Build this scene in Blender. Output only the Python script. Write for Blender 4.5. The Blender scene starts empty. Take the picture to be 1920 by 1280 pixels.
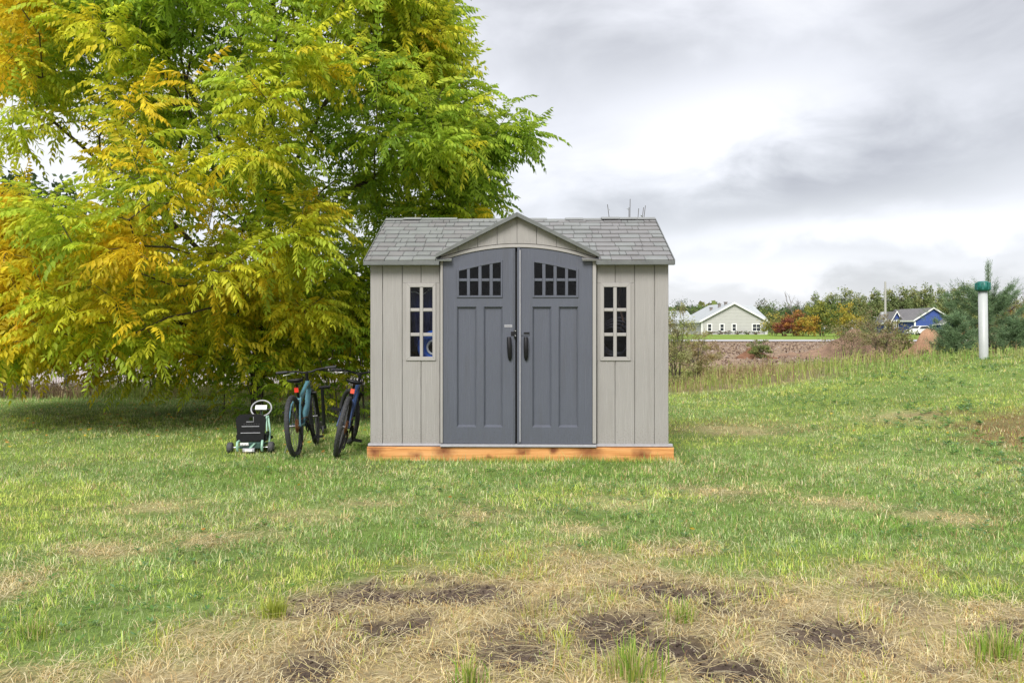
import bpy, math
import numpy as np
from mathutils import Vector, Matrix, Euler

R = math.radians
rng = np.random.default_rng(7)
S = bpy.context.scene
COL = S.collection

# ------------------------------------------------------------------ camera, sky, sun, exposure
F = 1580.0            # focal length in pixels of the 1920 px wide photograph
CX, CZ = -0.065, 1.34  # camera x and height
HOR = 616.0           # horizon row
cam_d = bpy.data.cameras.new('camera')
cam = bpy.data.objects.new('camera', cam_d)
COL.objects.link(cam)
cam.location = (CX, 0, CZ)
cam.rotation_euler = (R(90), 0, 0)
cam_d.sensor_width = 36
cam_d.lens = F / 1920 * 36
cam_d.shift_y = -(640 - HOR) / 1920
cam_d.clip_start = 0.1
cam_d.clip_end = 9000
S.camera = cam

S.view_settings.view_transform = 'Standard'
S.view_settings.look = 'None'
S.view_settings.gamma = 1
S.view_settings.use_curve_mapping = False
S.view_settings.exposure = 1.65

SUN_EL, SUN_AZ = R(45), R(196)      # azimuth clockwise from +Y: behind the camera, to the left
sun_d = bpy.data.lights.new('sun', 'SUN')
sun = bpy.data.objects.new('sun', sun_d)
COL.objects.link(sun)
sun_d.energy = 1.5
sun_d.angle = R(28)
sun_d.color = (1.0, 0.96, 0.9)
sdir = Vector((math.sin(SUN_AZ) * math.cos(SUN_EL), math.cos(SUN_AZ) * math.cos(SUN_EL), math.sin(SUN_EL)))
sun.rotation_euler = sdir.to_track_quat('Z', 'Y').to_euler()

W = bpy.data.worlds.new('World')
S.world = W
W.use_nodes = True
W.cycles.sampling_method = 'MANUAL'
W.cycles.sample_map_resolution = 512


def world_sky():
    nt = W.node_tree
    nt.nodes.clear()
    N, L = nt.nodes.new, nt.links.new

    def val(x):
        return x

    def m(op, a, b=None, c=None):
        n = N('ShaderNodeMath'); n.operation = op
        for i, v in enumerate((a, b, c)):
            if v is None: continue
            if isinstance(v, (int, float)): n.inputs[i].default_value = v
            else: L(v, n.inputs[i])
        return n.outputs[0]
    out = N('ShaderNodeOutputWorld'); bg = N('ShaderNodeBackground')
    L(bg.outputs[0], out.inputs[0])
    sky = N('ShaderNodeTexSky'); sky.sky_type = 'NISHITA'; sky.sun_disc = False
    sky.sun_elevation = SUN_EL; sky.sun_rotation = SUN_AZ
    tc = N('ShaderNodeTexCoord'); sx = N('ShaderNodeSeparateXYZ')
    L(tc.outputs['Generated'], sx.inputs[0])
    x, y, z = sx.outputs
    zc = m('ADD', m('MAXIMUM', z, 0.0), 0.16)
    # the cloud layer: a noise on a flat ceiling, so it closes up towards the horizon
    cv = N('ShaderNodeCombineXYZ')
    L(m('DIVIDE', x, zc), cv.inputs[0]); L(m('DIVIDE', y, zc), cv.inputs[1])
    def noise(scale, detail, rough, off, dist=0.0):
        n = N('ShaderNodeTexNoise')
        mp = N('ShaderNodeMapping'); mp.inputs['Location'].default_value = off
        mp.inputs['Scale'].default_value = (0.75, 1.0, 1.0)
        L(cv.outputs[0], mp.inputs[0]); L(mp.outputs[0], n.inputs['Vector'])
        n.inputs['Scale'].default_value = scale; n.inputs['Detail'].default_value = detail
        n.inputs['Roughness'].default_value = rough; n.inputs['Distortion'].default_value = dist
        return n.outputs['Fac']
    n1 = noise(0.50, 4, 0.45, (3.1, 1.7, 0.2), 0.2)
    dv = N('ShaderNodeMapping'); dv.inputs['Scale'].default_value = (1, 1, 2.0); dv.inputs['Location'].default_value = (0.4, 1.3, 0.75)
    L(tc.outputs['Generated'], dv.inputs[0])
    pn = N('ShaderNodeTexNoise'); L(dv.outputs[0], pn.inputs['Vector'])
    pn.inputs['Scale'].default_value = 7.5; pn.inputs['Detail'].default_value = 7; pn.inputs['Roughness'].default_value = 0.52; pn.inputs['Distortion'].default_value = 0.35
    n2 = pn.outputs['Fac']
    az = m('ARCTAN2', x, y)
    el = m('ARCSINE', z)
    wob = m('MULTIPLY', m('SUBTRACT', n2, 0.5), 0.10)
    el2 = m('ADD', el, wob)
    az2 = m('ADD', az, m('MULTIPLY', m('SUBTRACT', n1, 0.5), 0.25))

    def blob(a0, e0, wa, we, tilt, amp):
        da = m('SUBTRACT', az2, a0)
        de = m('SUBTRACT', m('SUBTRACT', el2, e0), m('MULTIPLY', da, tilt))
        q = m('ADD', m('POWER', m('ABSOLUTE', m('DIVIDE', da, wa)), 2.0), m('POWER', m('ABSOLUTE', m('DIVIDE', de, we)), 2.0))
        return m('MULTIPLY', m('EXPONENT', m('MULTIPLY', q, -1.0)), amp)
    t = m('ADD', m('MULTIPLY', m('SUBTRACT', n1, 0.5), 0.30), m('MULTIPLY', m('SUBTRACT', n2, 0.5), 0.85))
    t = m('ADD', t, 0.61)
    # the clouds that stand out over the field: one bright break, grey banks above and below it
    for b in ((0.26, 0.235, 0.15, 0.050, 0.10, 0.46),
              (0.34, 0.160, 0.30, 0.042, 0.13, -0.40),
              (0.12, 0.310, 0.22, 0.060, -0.15, -0.22),
              (0.56, 0.300, 0.16, 0.080, 0.10, -0.34),
              (0.40, 0.105, 0.24, 0.026, 0.06, 0.34),
              (0.30, 0.062, 0.14, 0.014, 0.0, 0.22),
              (0.36, 0.080, 0.30, 0.010, 0.0, -0.12),
              (0.45, 0.040, 0.35, 0.018, 0.0, -0.16),
              (-0.55, 0.22, 0.30, 0.12, 0.0, 0.12)):
        t = m('ADD', t, blob(*b))
    cr = N('ShaderNodeValToRGB')
    L(t, cr.inputs[0])
    e = cr.color_ramp.elements
    k = 0.335                               # the exposure of the view is 2 ** 1.65
    e[0].position = 0.05; e[0].color = (0.45 * k, 0.455 * k, 0.50 * k, 1)
    e[1].position = 0.98; e[1].color = (1.05 * k, 1.05 * k, 1.06 * k, 1)
    q = cr.color_ramp.elements.new(0.36); q.color = (0.66 * k, 0.67 * k, 0.71 * k, 1)
    q = cr.color_ramp.elements.new(0.62); q.color = (0.84 * k, 0.85 * k, 0.90 * k, 1)
    # below the horizon: the colour of far ground haze (never seen)
    mixh = N('ShaderNodeMix'); mixh.data_type = 'RGBA'
    mr = N('ShaderNodeMapRange'); mr.inputs[1].default_value = -0.02; mr.inputs[2].default_value = 0.01
    L(z, mr.inputs[0]); L(mr.outputs[0], mixh.inputs[0])
    mixh.inputs[6].default_value = (0.2, 0.2, 0.19, 1)
    L(cr.outputs[0], mixh.inputs[7])
    # a little of the clear Nishita sky shows through the overcast
    sc = N('ShaderNodeMix'); sc.data_type = 'RGBA'; sc.blend_type = 'MIX'
    sc.inputs[0].default_value = 0.06
    scl = N('ShaderNodeVectorMath'); scl.operation = 'SCALE'; scl.inputs['Scale'].default_value = 0.08
    L(sky.outputs[0], scl.inputs[0])
    L(mixh.outputs[2], sc.inputs[6]); L(scl.outputs[0], sc.inputs[7])
    L(sc.outputs[2], bg.inputs[0])
    bg.inputs[1].default_value = 1.0


world_sky()


# ------------------------------------------------------------------ helpers
def PX(px, d): return CX + (px - 960.0) * d / F
def PZ(py, d): return CZ - (py - HOR) * d / F


def sm(a, b, t):
    t = np.clip((np.asarray(t, float) - a) / (b - a), 0, 1)
    return t * t * (3 - 2 * t)


def _hash(ix, iy, s):
    h = (ix.astype(np.int64) * 374761393 + iy.astype(np.int64) * 668265263 + s * 974634777) & 0x7fffffff
    h = ((h ^ (h >> 13)) * 1274126177) & 0x7fffffff
    return ((h ^ (h >> 16)) & 0xffff) / 65535.0


def vnoise(x, y, s=0):
    x = np.asarray(x, float); y = np.asarray(y, float)
    ix, iy = np.floor(x), np.floor(y)
    fx, fy = x - ix, y - iy
    fx = fx * fx * (3 - 2 * fx); fy = fy * fy * (3 - 2 * fy)
    a = _hash(ix, iy, s); b = _hash(ix + 1, iy, s); c = _hash(ix, iy + 1, s); d = _hash(ix + 1, iy + 1, s)
    return (a * (1 - fx) + b * fx) * (1 - fy) + (c * (1 - fx) + d * fx) * fy


def fbm(x, y, s=0, o=4):
    t, a, n = 0, 0.5, 0
    for i in range(o):
        t = t + a * vnoise(np.asarray(x) * 2 ** i + 17.3 * i, np.asarray(y) * 2 ** i - 9.1 * i, s + i); n += a; a *= 0.5
    return t / n


def H(x, y):
    """height of the ground"""
    x = np.asarray(x, float); y = np.asarray(y, float)
    z = 0.79 * sm(3.0, 10.5, x) * sm(4, 15, y) * (1 - sm(17.5, 27, y))
    z = z + 0.36 * sm(40, 120, y)
    flat = sm(2.2, 4.0, np.hypot(x, (y - 9.6)))
    z = z + 0.05 * (fbm(x * 0.45, y * 0.45, 3, 3) - 0.5) * flat * (1 - sm(18, 40, y))
    return z


def node_mat(name):
    m = bpy.data.materials.new(name); m.use_nodes = True
    nt = m.node_tree; nt.nodes.clear()
    out = nt.nodes.new('ShaderNodeOutputMaterial')
    return m, nt, out


def mat(name, col, rough=0.6, metal=0.0, var=0.12, scale=8.0, stretch=(1, 1, 1), bump=0.0, bscale=None, bstretch=None, spec=0.5, tint=None):
    """Principled with noise in the colour and, if asked, in the relief"""
    m, nt, out = node_mat(name)
    N, L = nt.nodes.new, nt.links.new
    b = N('ShaderNodeBsdfPrincipled'); L(b.outputs[0], out.inputs[0])
    b.inputs['Roughness'].default_value = rough; b.inputs['Metallic'].default_value = metal
    b.inputs['Specular IOR Level'].default_value = spec
    tc = N('ShaderNodeTexCoord')
    mp = N('ShaderNodeMapping'); mp.inputs['Scale'].default_value = stretch
    L(tc.outputs['Object'], mp.inputs[0])
    n = N('ShaderNodeTexNoise'); n.inputs['Scale'].default_value = scale; n.inputs['Detail'].default_value = 6
    n.inputs['Roughness'].default_value = 0.65
    L(mp.outputs[0], n.inputs['Vector'])
    cr = N('ShaderNodeValToRGB'); L(n.outputs['Fac'], cr.inputs[0])
    c2 = tint or col
    cr.color_ramp.elements[0].position = 0.3; cr.color_ramp.elements[1].position = 0.7
    cr.color_ramp.elements[0].color = tuple(max(0, c * (1 - var)) for c in c2) + (1,)
    cr.color_ramp.elements[1].color = tuple(c * (1 + var) for c in col) + (1,)
    L(cr.outputs[0], b.inputs['Base Color'])
    if bump:
        mp2 = N('ShaderNodeMapping'); mp2.inputs['Scale'].default_value = bstretch or stretch
        L(tc.outputs['Object'], mp2.inputs[0])
        n2 = N('ShaderNodeTexNoise'); n2.inputs['Scale'].default_value = bscale or scale; n2.inputs['Detail'].default_value = 5
        L(mp2.outputs[0], n2.inputs['Vector'])
        bp = N('ShaderNodeBump'); bp.inputs['Strength'].default_value = bump; bp.inputs['Distance'].default_value = 0.01
        L(n2.outputs['Fac'], bp.inputs['Height']); L(bp.outputs[0], b.inputs['Normal'])
    return m


def grain_mat(name, col, rough=0.55, var=0.06, bump=0.3, seed=0.0):
    """moulded plastic with an embossed wood grain"""
    m, nt, out = node_mat(name)
    N, L = nt.nodes.new, nt.links.new
    b = N('ShaderNodeBsdfPrincipled'); L(b.outputs[0], out.inputs[0])
    b.inputs['Roughness'].default_value = rough; b.inputs['Specular IOR Level'].default_value = 0.35
    tc = N('ShaderNodeTexCoord')
    mp = N('ShaderNodeMapping'); mp.inputs['Scale'].default_value = (1, 1, 0.10); mp.inputs['Location'].default_value = (seed, 0, seed)
    L(tc.outputs['Object'], mp.inputs[0])
    w = N('ShaderNodeTexWave'); w.wave_type = 'BANDS'; w.bands_direction = 'X'
    w.inputs['Scale'].default_value = 26; w.inputs['Distortion'].default_value = 9
    w.inputs['Detail'].default_value = 3; w.inputs['Detail Scale'].default_value = 0.9
    L(mp.outputs[0], w.inputs['Vector'])
    mp2 = N('ShaderNodeMapping'); mp2.inputs['Scale'].default_value = (90, 90, 5)
    L(tc.outputs['Object'], mp2.inputs[0])
    n = N('ShaderNodeTexNoise'); n.inputs['Scale'].default_value = 1; n.inputs['Detail'].default_value = 4
    L(mp2.outputs[0], n.inputs['Vector'])
    ad = N('ShaderNodeMath'); ad.operation = 'ADD'; L(w.outputs['Fac'], ad.inputs[0]); L(n.outputs['Fac'], ad.inputs[1])
    bp = N('ShaderNodeBump'); bp.inputs['Strength'].default_value = bump; bp.inputs['Distance'].default_value = 0.010
    L(ad.outputs[0], bp.inputs['Height']); L(bp.outputs[0], b.inputs['Normal'])
    n3 = N('ShaderNodeTexNoise'); n3.inputs['Scale'].default_value = 1.6; n3.inputs['Detail'].default_value = 5
    L(tc.outputs['Object'], n3.inputs['Vector'])
    mx = N('ShaderNodeMath'); mx.operation = 'MULTIPLY_ADD'; L(ad.outputs[0], mx.inputs[0]); mx.inputs[1].default_value = 0.3; L(n3.outputs['Fac'], mx.inputs[2])
    cr = N('ShaderNodeValToRGB'); L(mx.outputs[0], cr.inputs[0])
    cr.color_ramp.elements[0].position = 0.4; cr.color_ramp.elements[1].position = 1.1 if False else 1.0
    cr.color_ramp.elements[0].color = tuple(c * (1 - var) for c in col) + (1,)
    cr.color_ramp.elements[1].color = tuple(c * (1 + var) for c in col) + (1,)
    # splashed mud and run-off streaks
    mp4 = N('ShaderNodeMapping'); mp4.inputs['Scale'].default_value = (14, 14, 1.2); L(tc.outputs['Object'], mp4.inputs[0])
    n4 = N('ShaderNodeTexNoise'); n4.inputs['Scale'].default_value = 1; n4.inputs['Detail'].default_value = 5; L(mp4.outputs[0], n4.inputs['Vector'])
    n5 = N('ShaderNodeTexNoise'); n5.inputs['Scale'].default_value = 70; n5.inputs['Detail'].default_value = 3; L(tc.outputs['Object'], n5.inputs['Vector'])
    sp = N('ShaderNodeSeparateXYZ'); L(tc.outputs['Object'], sp.inputs[0])
    hz = N('ShaderNodeMapRange'); hz.inputs[1].default_value = 0.15; hz.inputs[2].default_value = 0.50; hz.inputs[3].default_value = 0.20; hz.inputs[4].default_value = 0.0; L(sp.outputs[2], hz.inputs[0])
    q = N('ShaderNodeMath'); q.operation = 'ADD'; L(n5.outputs['Fac'], q.inputs[0]); L(hz.outputs[0], q.inputs[1])
    spot = N('ShaderNodeMapRange'); spot.inputs[1].default_value = 0.66; spot.inputs[2].default_value = 0.76; spot.inputs[4].default_value = 0.55; L(q.outputs[0], spot.inputs[0])
    stk = N('ShaderNodeMapRange'); stk.inputs[1].default_value = 0.52; stk.inputs[2].default_value = 0.75; stk.inputs[4].default_value = 0.40; L(n4.outputs['Fac'], stk.inputs[0])
    mxd = N('ShaderNodeMath'); mxd.operation = 'MAXIMUM'; L(spot.outputs[0], mxd.inputs[0]); L(stk.outputs[0], mxd.inputs[1])
    dm = N('ShaderNodeMix'); dm.data_type = 'RGBA'; L(mxd.outputs[0], dm.inputs[0]); L(cr.outputs[0], dm.inputs[6]); dm.inputs[7].default_value = tuple(c * 0.72 + a for c, a in zip(col, (0.012, 0.008, 0.0))) + (1,)
    L(dm.outputs[2], b.inputs['Base Color'])
    return m


def leaf_mat(name, trans=0.4, rough=0.5, spec=0.25, attr='Col'):
    """colour from the per-leaf attribute, light passing through"""
    m, nt, out = node_mat(name)
    N, L = nt.nodes.new, nt.links.new
    a = N('ShaderNodeAttribute'); a.attribute_name = attr
    b = N('ShaderNodeBsdfPrincipled'); b.inputs['Roughness'].default_value = rough; b.inputs['Specular IOR Level'].default_value = spec
    t = N('ShaderNodeBsdfTranslucent')
    tc = N('ShaderNodeTexCoord'); n = N('ShaderNodeTexNoise'); n.inputs['Scale'].default_value = 30; n.inputs['Detail'].default_value = 3
    L(tc.outputs['Object'], n.inputs['Vector'])
    mr = N('ShaderNodeMapRange'); mr.inputs[1].default_value = 0.3; mr.inputs[2].default_value = 0.7; mr.inputs[3].default_value = 0.82; mr.inputs[4].default_value = 1.15
    L(n.outputs['Fac'], mr.inputs[0])
    vs = N('ShaderNodeVectorMath'); vs.operation = 'SCALE'
    L(a.outputs['Color'], vs.inputs[0]); L(mr.outputs[0], vs.inputs['Scale'])
    L(vs.outputs[0], b.inputs['Base Color']); L(vs.outputs[0], t.inputs['Color'])
    mx = N('ShaderNodeMixShader'); mx.inputs[0].default_value = trans
    L(b.outputs[0], mx.inputs[1]); L(t.outputs[0], mx.inputs[2]); L(mx.outputs[0], out.inputs[0])
    return m


def glass_mat(name, refl=0.10, tint=(0.75, 0.78, 0.8)):
    m, nt, out = node_mat(name)
    N, L = nt.nodes.new, nt.links.new
    tr = N('ShaderNodeBsdfTransparent'); tr.inputs[0].default_value = tint + (1,)
    g = N('ShaderNodeBsdfGlossy'); g.inputs['Roughness'].default_value = 0.06
    tc = N('ShaderNodeTexCoord'); n = N('ShaderNodeTexNoise'); n.inputs['Scale'].default_value = 7; L(tc.outputs['Object'], n.inputs['Vector'])
    bp = N('ShaderNodeBump'); bp.inputs['Strength'].default_value = 0.25; bp.inputs['Distance'].default_value = 0.02
    L(n.outputs['Fac'], bp.inputs['Height']); L(bp.outputs[0], g.inputs['Normal'])
    mx = N('ShaderNodeMixShader'); mx.inputs[0].default_value = refl
    L(tr.outputs[0], mx.inputs[1]); L(g.outputs[0], mx.inputs[2]); L(mx.outputs[0], out.inputs[0])
    return m


class MB:
    """collects faces, then links them as one mesh object"""
    def __init__(s): s.v, s.f, s.sm = [], [], []

    def add(s, vs, fs, smooth=False):
        o = len(s.v); s.v += [tuple(p) for p in vs]
        s.f += [tuple(i + o for i in f) for f in fs]; s.sm += [smooth] * len(fs); return s

    def box(s, x0, x1, y0, y1, z0, z1):
        vs = [(x, y, z) for z in (z0, z1) for y in (y0, y1) for x in (x0, x1)]
        return s.add(vs, [(0, 2, 3, 1), (4, 5, 7, 6), (0, 1, 5, 4), (2, 6, 7, 3), (0, 4, 6, 2), (1, 3, 7, 5)])

    def prism(s, poly, y0, y1, bev=0.0):
        """polygon in x,z (counter-clockwise seen from -y) from front y0 to back y1, its front edge chamfered"""
        n = len(poly)
        if bev:
            cx = sum(p[0] for p in poly) / n; cz = sum(p[1] for p in poly) / n
            ins = []
            for i in range(n):
                a, b, c = Vector(poly[i - 1]), Vector(poly[i]), Vector(poly[(i + 1) % n])
                d1 = (b - a).normalized(); d2 = (c - b).normalized()
                n1 = Vector((-d1.y, d1.x)); n2 = Vector((-d2.y, d2.x))
                k = (n1 + n2); k = k / max(0.3, (1 + n1.dot(n2)))
                ins.append(b + k * bev)
            vs = [(p[0], y0, p[1]) for p in ins] + [(p[0], y0 + bev, p[1]) for p in poly] + [(p[0], y1, p[1]) for p in poly]
            fs = [tuple(range(n)), tuple(range(3 * n - 1, 2 * n - 1, -1))]
            for i in range(n):
                j = (i + 1) % n
                fs += [(i, i + n, j + n, j), (i + n, i + 2 * n, j + 2 * n, j + n)]
            return s.add(vs, fs)
        vs = [(p[0], y0, p[1]) for p in poly] + [(p[0], y1, p[1]) for p in poly]
        fs = [tuple(range(n)), tuple(range(2 * n - 1, n - 1, -1))]
        for i in range(n):
            j = (i + 1) % n
            fs.append((i, i + n, j + n, j))
        return s.add(vs, fs)

    def rect(s, x0, x1, z0, z1, y0, y1, bev=0.0):
        return s.prism([(x0, z0), (x1, z0), (x1, z1), (x0, z1)], y0, y1, bev)

    def tube(s, pts, r, n=8, caps=True, closed=False):
        P = [Vector(p) for p in pts]
        m = len(P)
        rr = r if isinstance(r, (list, tuple)) else [r] * m
        up = None; rings = []
        for i in range(m):
            if closed: d = P[(i + 1) % m] - P[i - 1]
            else: d = P[min(i + 1, m - 1)] - P[max(i - 1, 0)]
            d.normalize()
            if up is None:
                up = Vector((0, 0, 1)) if abs(d.z) < 0.9 else Vector((1, 0, 0))
            a = d.cross(up)
            if a.length < 1e-6: a = d.orthogonal()
            a.normalize(); up = a.cross(d).normalized()
            rings.append([P[i] + (a * math.cos(2 * math.pi * k / n) + up * math.sin(2 * math.pi * k / n)) * rr[i] for k in range(n)])
        vs = [p for ring in rings for p in ring]; fs = []
        for i in range(m if closed else m - 1):
            o, q = i * n, ((i + 1) % m) * n
            for k in range(n):
                k2 = (k + 1) % n
                fs.append((o + k, q + k, q + k2, o + k2))
        s.add(vs, fs, True)
        if caps and not closed:
            s.add(rings[0], [tuple(range(n))]); s.add(rings[-1], [tuple(range(n - 1, -1, -1))])
        return s

    def lathe(s, prof, n=20, M=None, smooth=True):
        """profile of (radius, height) turned round z, then moved by M"""
        M = M or Matrix()
        vs = [M @ Vector((r * math.cos(2 * math.pi * k / n), r * math.sin(2 * math.pi * k / n), z)) for r, z in prof for k in range(n)]
        fs = []
        for i in range(len(prof) - 1):
            for k in range(n):
                k2 = (k + 1) % n
                fs.append((i * n + k, i * n + k2, (i + 1) * n + k2, (i + 1) * n + k))
        return s.add(vs, fs, smooth)

    def torus(s, c, axis, Rr, r, n=36, m=8):
        M = Vector(axis).normalized().to_track_quat('Z', 'Y').to_matrix().to_4x4()
        M.translation = Vector(c)
        pr = [(Rr + r * math.cos(2 * math.pi * j / m), r * math.sin(2 * math.pi * j / m)) for j in range(m + 1)]
        return s.lathe(pr, n, M)

    def build(s, name, material, parent=None, bevel=0.0):
        me = bpy.data.meshes.new(name)
        me.from_pydata(s.v, [], s.f); me.validate(); me.update()
        me.polygons.foreach_set('use_smooth', s.sm if len(s.sm) == len(me.polygons) else [False] * len(me.polygons))
        me.materials.append(material)
        o = bpy.data.objects.new(name, me); COL.objects.link(o)
        if parent: o.parent = parent
        return o


def np_obj(name, V, T, C, material, parent=None, quad=False):
    """one mesh from arrays: vertices, triangles (or quads), a colour per vertex"""
    me = bpy.data.meshes.new(name)
    V = np.ascontiguousarray(V, dtype=np.float32); T = np.ascontiguousarray(T, dtype=np.int32)
    k = T.shape[1]
    me.vertices.add(len(V)); me.vertices.foreach_set('co', V.ravel())
    me.loops.add(T.size); me.loops.foreach_set('vertex_index', T.ravel())
    me.polygons.add(len(T)); me.polygons.foreach_set('loop_start', np.arange(0, T.size, k, dtype=np.int32))
    me.update(calc_edges=True)
    if C is not None:
        a = me.attributes.new('Col', 'FLOAT_COLOR', 'POINT')
        c4 = np.ones((len(V), 4), np.float32); c4[:, :3] = C
        a.data.foreach_set('color', c4.ravel())
    me.materials.append(material)
    o = bpy.data.objects.new(name, me); COL.objects.link(o)
    if parent: o.parent = parent
    return o


def tag(o, label=None, cat=None, group=None, kind=None):
    if label: o['label'] = label
    if cat: o['category'] = cat
    if group: o['group'] = group
    if kind: o['kind'] = kind
    return o


def empty(name, loc=(0, 0, 0), rz=0.0, label=None, cat=None, group=None):
    o = bpy.data.objects.new(name, None); COL.objects.link(o)
    o.location = loc; o.rotation_euler = (0, 0, rz); o.empty_display_size = 0.2
    return tag(o, label, cat, group)


def copy_tree(o, parent=None):
    c = o.copy(); COL.objects.link(c)
    if parent: c.parent = parent
    for ch in list(o.children): copy_tree(ch, c)
    return c


# ------------------------------------------------------------------ materials
M = {}
M['siding'] = grain_mat('siding', (0.292, 0.280, 0.270), 0.6, 0.07, 0.35)
M['trim'] = grain_mat('siding_trim', (0.310, 0.298, 0.288), 0.6, 0.05, 0.12, 3.3)
M['backing'] = mat('siding_groove', (0.16, 0.155, 0.145), 0.7)
M['door'] = grain_mat('door_plastic', (0.088, 0.096, 0.122), 0.45, 0.07, 0.30, 1.7)
M['door_dark'] = mat('door_seal', (0.06, 0.066, 0.08), 0.5, var=0.2, scale=20)
M['roof'] = mat('roof_deck', (0.09, 0.092, 0.09), 0.7)
M['shingle'] = mat('shingle_plastic', (0.205, 0.214, 0.212), 0.5, var=0.12, scale=3.0, bump=0.25, bscale=60, bstretch=(1, 3, 3), spec=0.4)
M['shingle_b'] = mat('shingle_plastic_warm', (0.198, 0.196, 0.198), 0.5, var=0.12, scale=3.0, bump=0.25, bscale=60, bstretch=(1, 3, 3), spec=0.4)
M['fascia'] = mat('fascia_plastic', (0.115, 0.123, 0.12), 0.55, var=0.15, scale=12, bump=0.2, bscale=80)
M['glass'] = glass_mat('window_glass', 0.014, (0.75, 0.77, 0.8))
M['black'] = mat('black_plastic', (0.008, 0.008, 0.010), 0.45, spec=0.3, var=0.3, scale=20)
M['rubber'] = mat('tyre_rubber', (0.03, 0.03, 0.034), 0.75, var=0.3, scale=40)
M['steel'] = mat('steel', (0.55, 0.55, 0.56), 0.35, metal=0.9, var=0.15, scale=30)
M['grey_plastic'] = mat('grey_plastic', (0.34, 0.34, 0.37), 0.4, var=0.1, scale=20)
M['rust'] = mat('rusty_steel', (0.30, 0.13, 0.05), 0.6, metal=0.4, var=0.4, scale=60)
M['red'] = mat('red_reflector', (0.62, 0.03, 0.015), 0.25, var=0.1)
M['orange_refl'] = mat('pink_red_reflector', (0.70, 0.10, 0.06), 0.25, var=0.1)
M['white'] = mat('white_paint', (0.78, 0.78, 0.77), 0.5, var=0.04, scale=4)
M['teal'] = mat('teal_paint', (0.075, 0.185, 0.235), 0.3, var=0.15, scale=12)
M['navy'] = mat('navy_paint', (0.022, 0.045, 0.12), 0.3, var=0.2, scale=12)
M['mint'] = mat('mint_paint', (0.28, 0.46, 0.36), 0.35, var=0.12, scale=25)
M['dkgreen'] = mat('dark_green_deck', (0.03, 0.07, 0.06), 0.4, var=0.3, scale=20)
M['blue'] = mat('blue_float', (0.02, 0.12, 0.55), 0.4, var=0.15)
M['inside'] = mat('inside_shade', (0.010, 0.010, 0.011), 0.8)  # near-black colour standing in for the shade behind the panes
M['bark'] = mat('bark', (0.075, 0.062, 0.05), 0.85, var=0.4, scale=14, stretch=(1, 1, 0.25), bump=0.8, bscale=25, bstretch=(1, 1, 0.2))
M['bark_grey'] = mat('bark_grey', (0.20, 0.18, 0.165), 0.85, var=0.3, scale=14, bump=0.4, bscale=25)
M['leaf'] = leaf_mat('walnut_leaf', 0.55, 0.5, 0.25)
M['foliage'] = leaf_mat('foliage', 0.30, 0.6, 0.2)
M['grass'] = leaf_mat('grass_blade', 0.38, 0.55, 0.25)
M['needle'] = leaf_mat('pine_needle', 0.15, 0.5, 0.3)
M['pvc'] = mat('pvc_pipe', (0.41, 0.43, 0.43), 0.4, var=0.06, scale=5)
M['green_cap'] = mat('green_cap', (0.012, 0.125, 0.105), 0.4, var=0.2, scale=30)


def wood_mat():
    m, nt, out = node_mat('stained_board')
    N, L = nt.nodes.new, nt.links.new
    b = N('ShaderNodeBsdfPrincipled'); b.inputs['Roughness'].default_value = 0.65; L(b.outputs[0], out.inputs[0])
    tc = N('ShaderNodeTexCoord')
    mp = N('ShaderNodeMapping'); mp.inputs['Scale'].default_value = (1.4, 9, 26); L(tc.outputs['Object'], mp.inputs[0])
    n = N('ShaderNodeTexNoise'); n.inputs['Scale'].default_value = 1.5; n.inputs['Detail'].default_value = 7; n.inputs['Distortion'].default_value = 0.6
    L(mp.outputs[0], n.inputs['Vector'])
    cr = N('ShaderNodeValToRGB'); L(n.outputs['Fac'], cr.inputs[0])
    e = cr.color_ramp.elements
    e[0].position = 0.28; e[0].color = (0.36, 0.125, 0.03, 1)
    e[1].position = 0.68; e[1].color = (0.64, 0.335, 0.13, 1)
    q = e.new(0.47); q.color = (0.58, 0.27, 0.085, 1)
    last = cr.outputs[0]
    # knots where the board has them
    nz = N('ShaderNodeTexNoise'); nz.inputs['Scale'].default_value = 11; nz.inputs['Detail'].default_value = 4; L(tc.outputs['Object'], nz.inputs['Vector'])
    for kx, kz, kr in ((-1.46, 0.10, 0.10), (-1.04, 0.05, 0.085), (-0.75, 0.10, 0.12), (0.05, 0.09, 0.07), (0.72, 0.10, 0.14), (1.24, 0.07, 0.10), (-0.3, 0.04, 0.04), (0.36, 0.11, 0.05)):
        d = N('ShaderNodeVectorMath'); d.operation = 'MULTIPLY_ADD'
        L(tc.outputs['Object'], d.inputs[0]); d.inputs[1].default_value = (1, 0, 1.6); d.inputs[2].default_value = (-kx, 0, -kz * 1.6)
        ln = N('ShaderNodeVectorMath'); ln.operation = 'LENGTH'; L(d.outputs[0], ln.inputs[0])
        ad = N('ShaderNodeMath'); ad.operation = 'MULTIPLY_ADD'; L(nz.outputs['Fac'], ad.inputs[0]); ad.inputs[1].default_value = 0.16; L(ln.outputs['Value'], ad.inputs[2])
        mr = N('ShaderNodeMapRange'); mr.inputs[1].default_value = 0.08; mr.inputs[2].default_value = 0.08 + kr * 1.25; mr.inputs[3].default_value = 1.0; mr.inputs[4].default_value = 0.0
        L(ad.outputs[0], mr.inputs[0])
        mx = N('ShaderNodeMix'); mx.data_type = 'RGBA'; L(mr.outputs[0], mx.inputs[0]); L(last, mx.inputs[6]); mx.inputs[7].default_value = (0.16, 0.045, 0.012, 1)
        last = mx.outputs[2]
    L(last, b.inputs['Base Color'])
    bp = N('ShaderNodeBump'); bp.inputs['Strength'].default_value = 0.25; bp.inputs['Distance'].default_value = 0.01
    L(n.outputs['Fac'], bp.inputs['Height']); L(bp.outputs[0], b.inputs['Normal'])
    return m


M['board'] = wood_mat()


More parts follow.
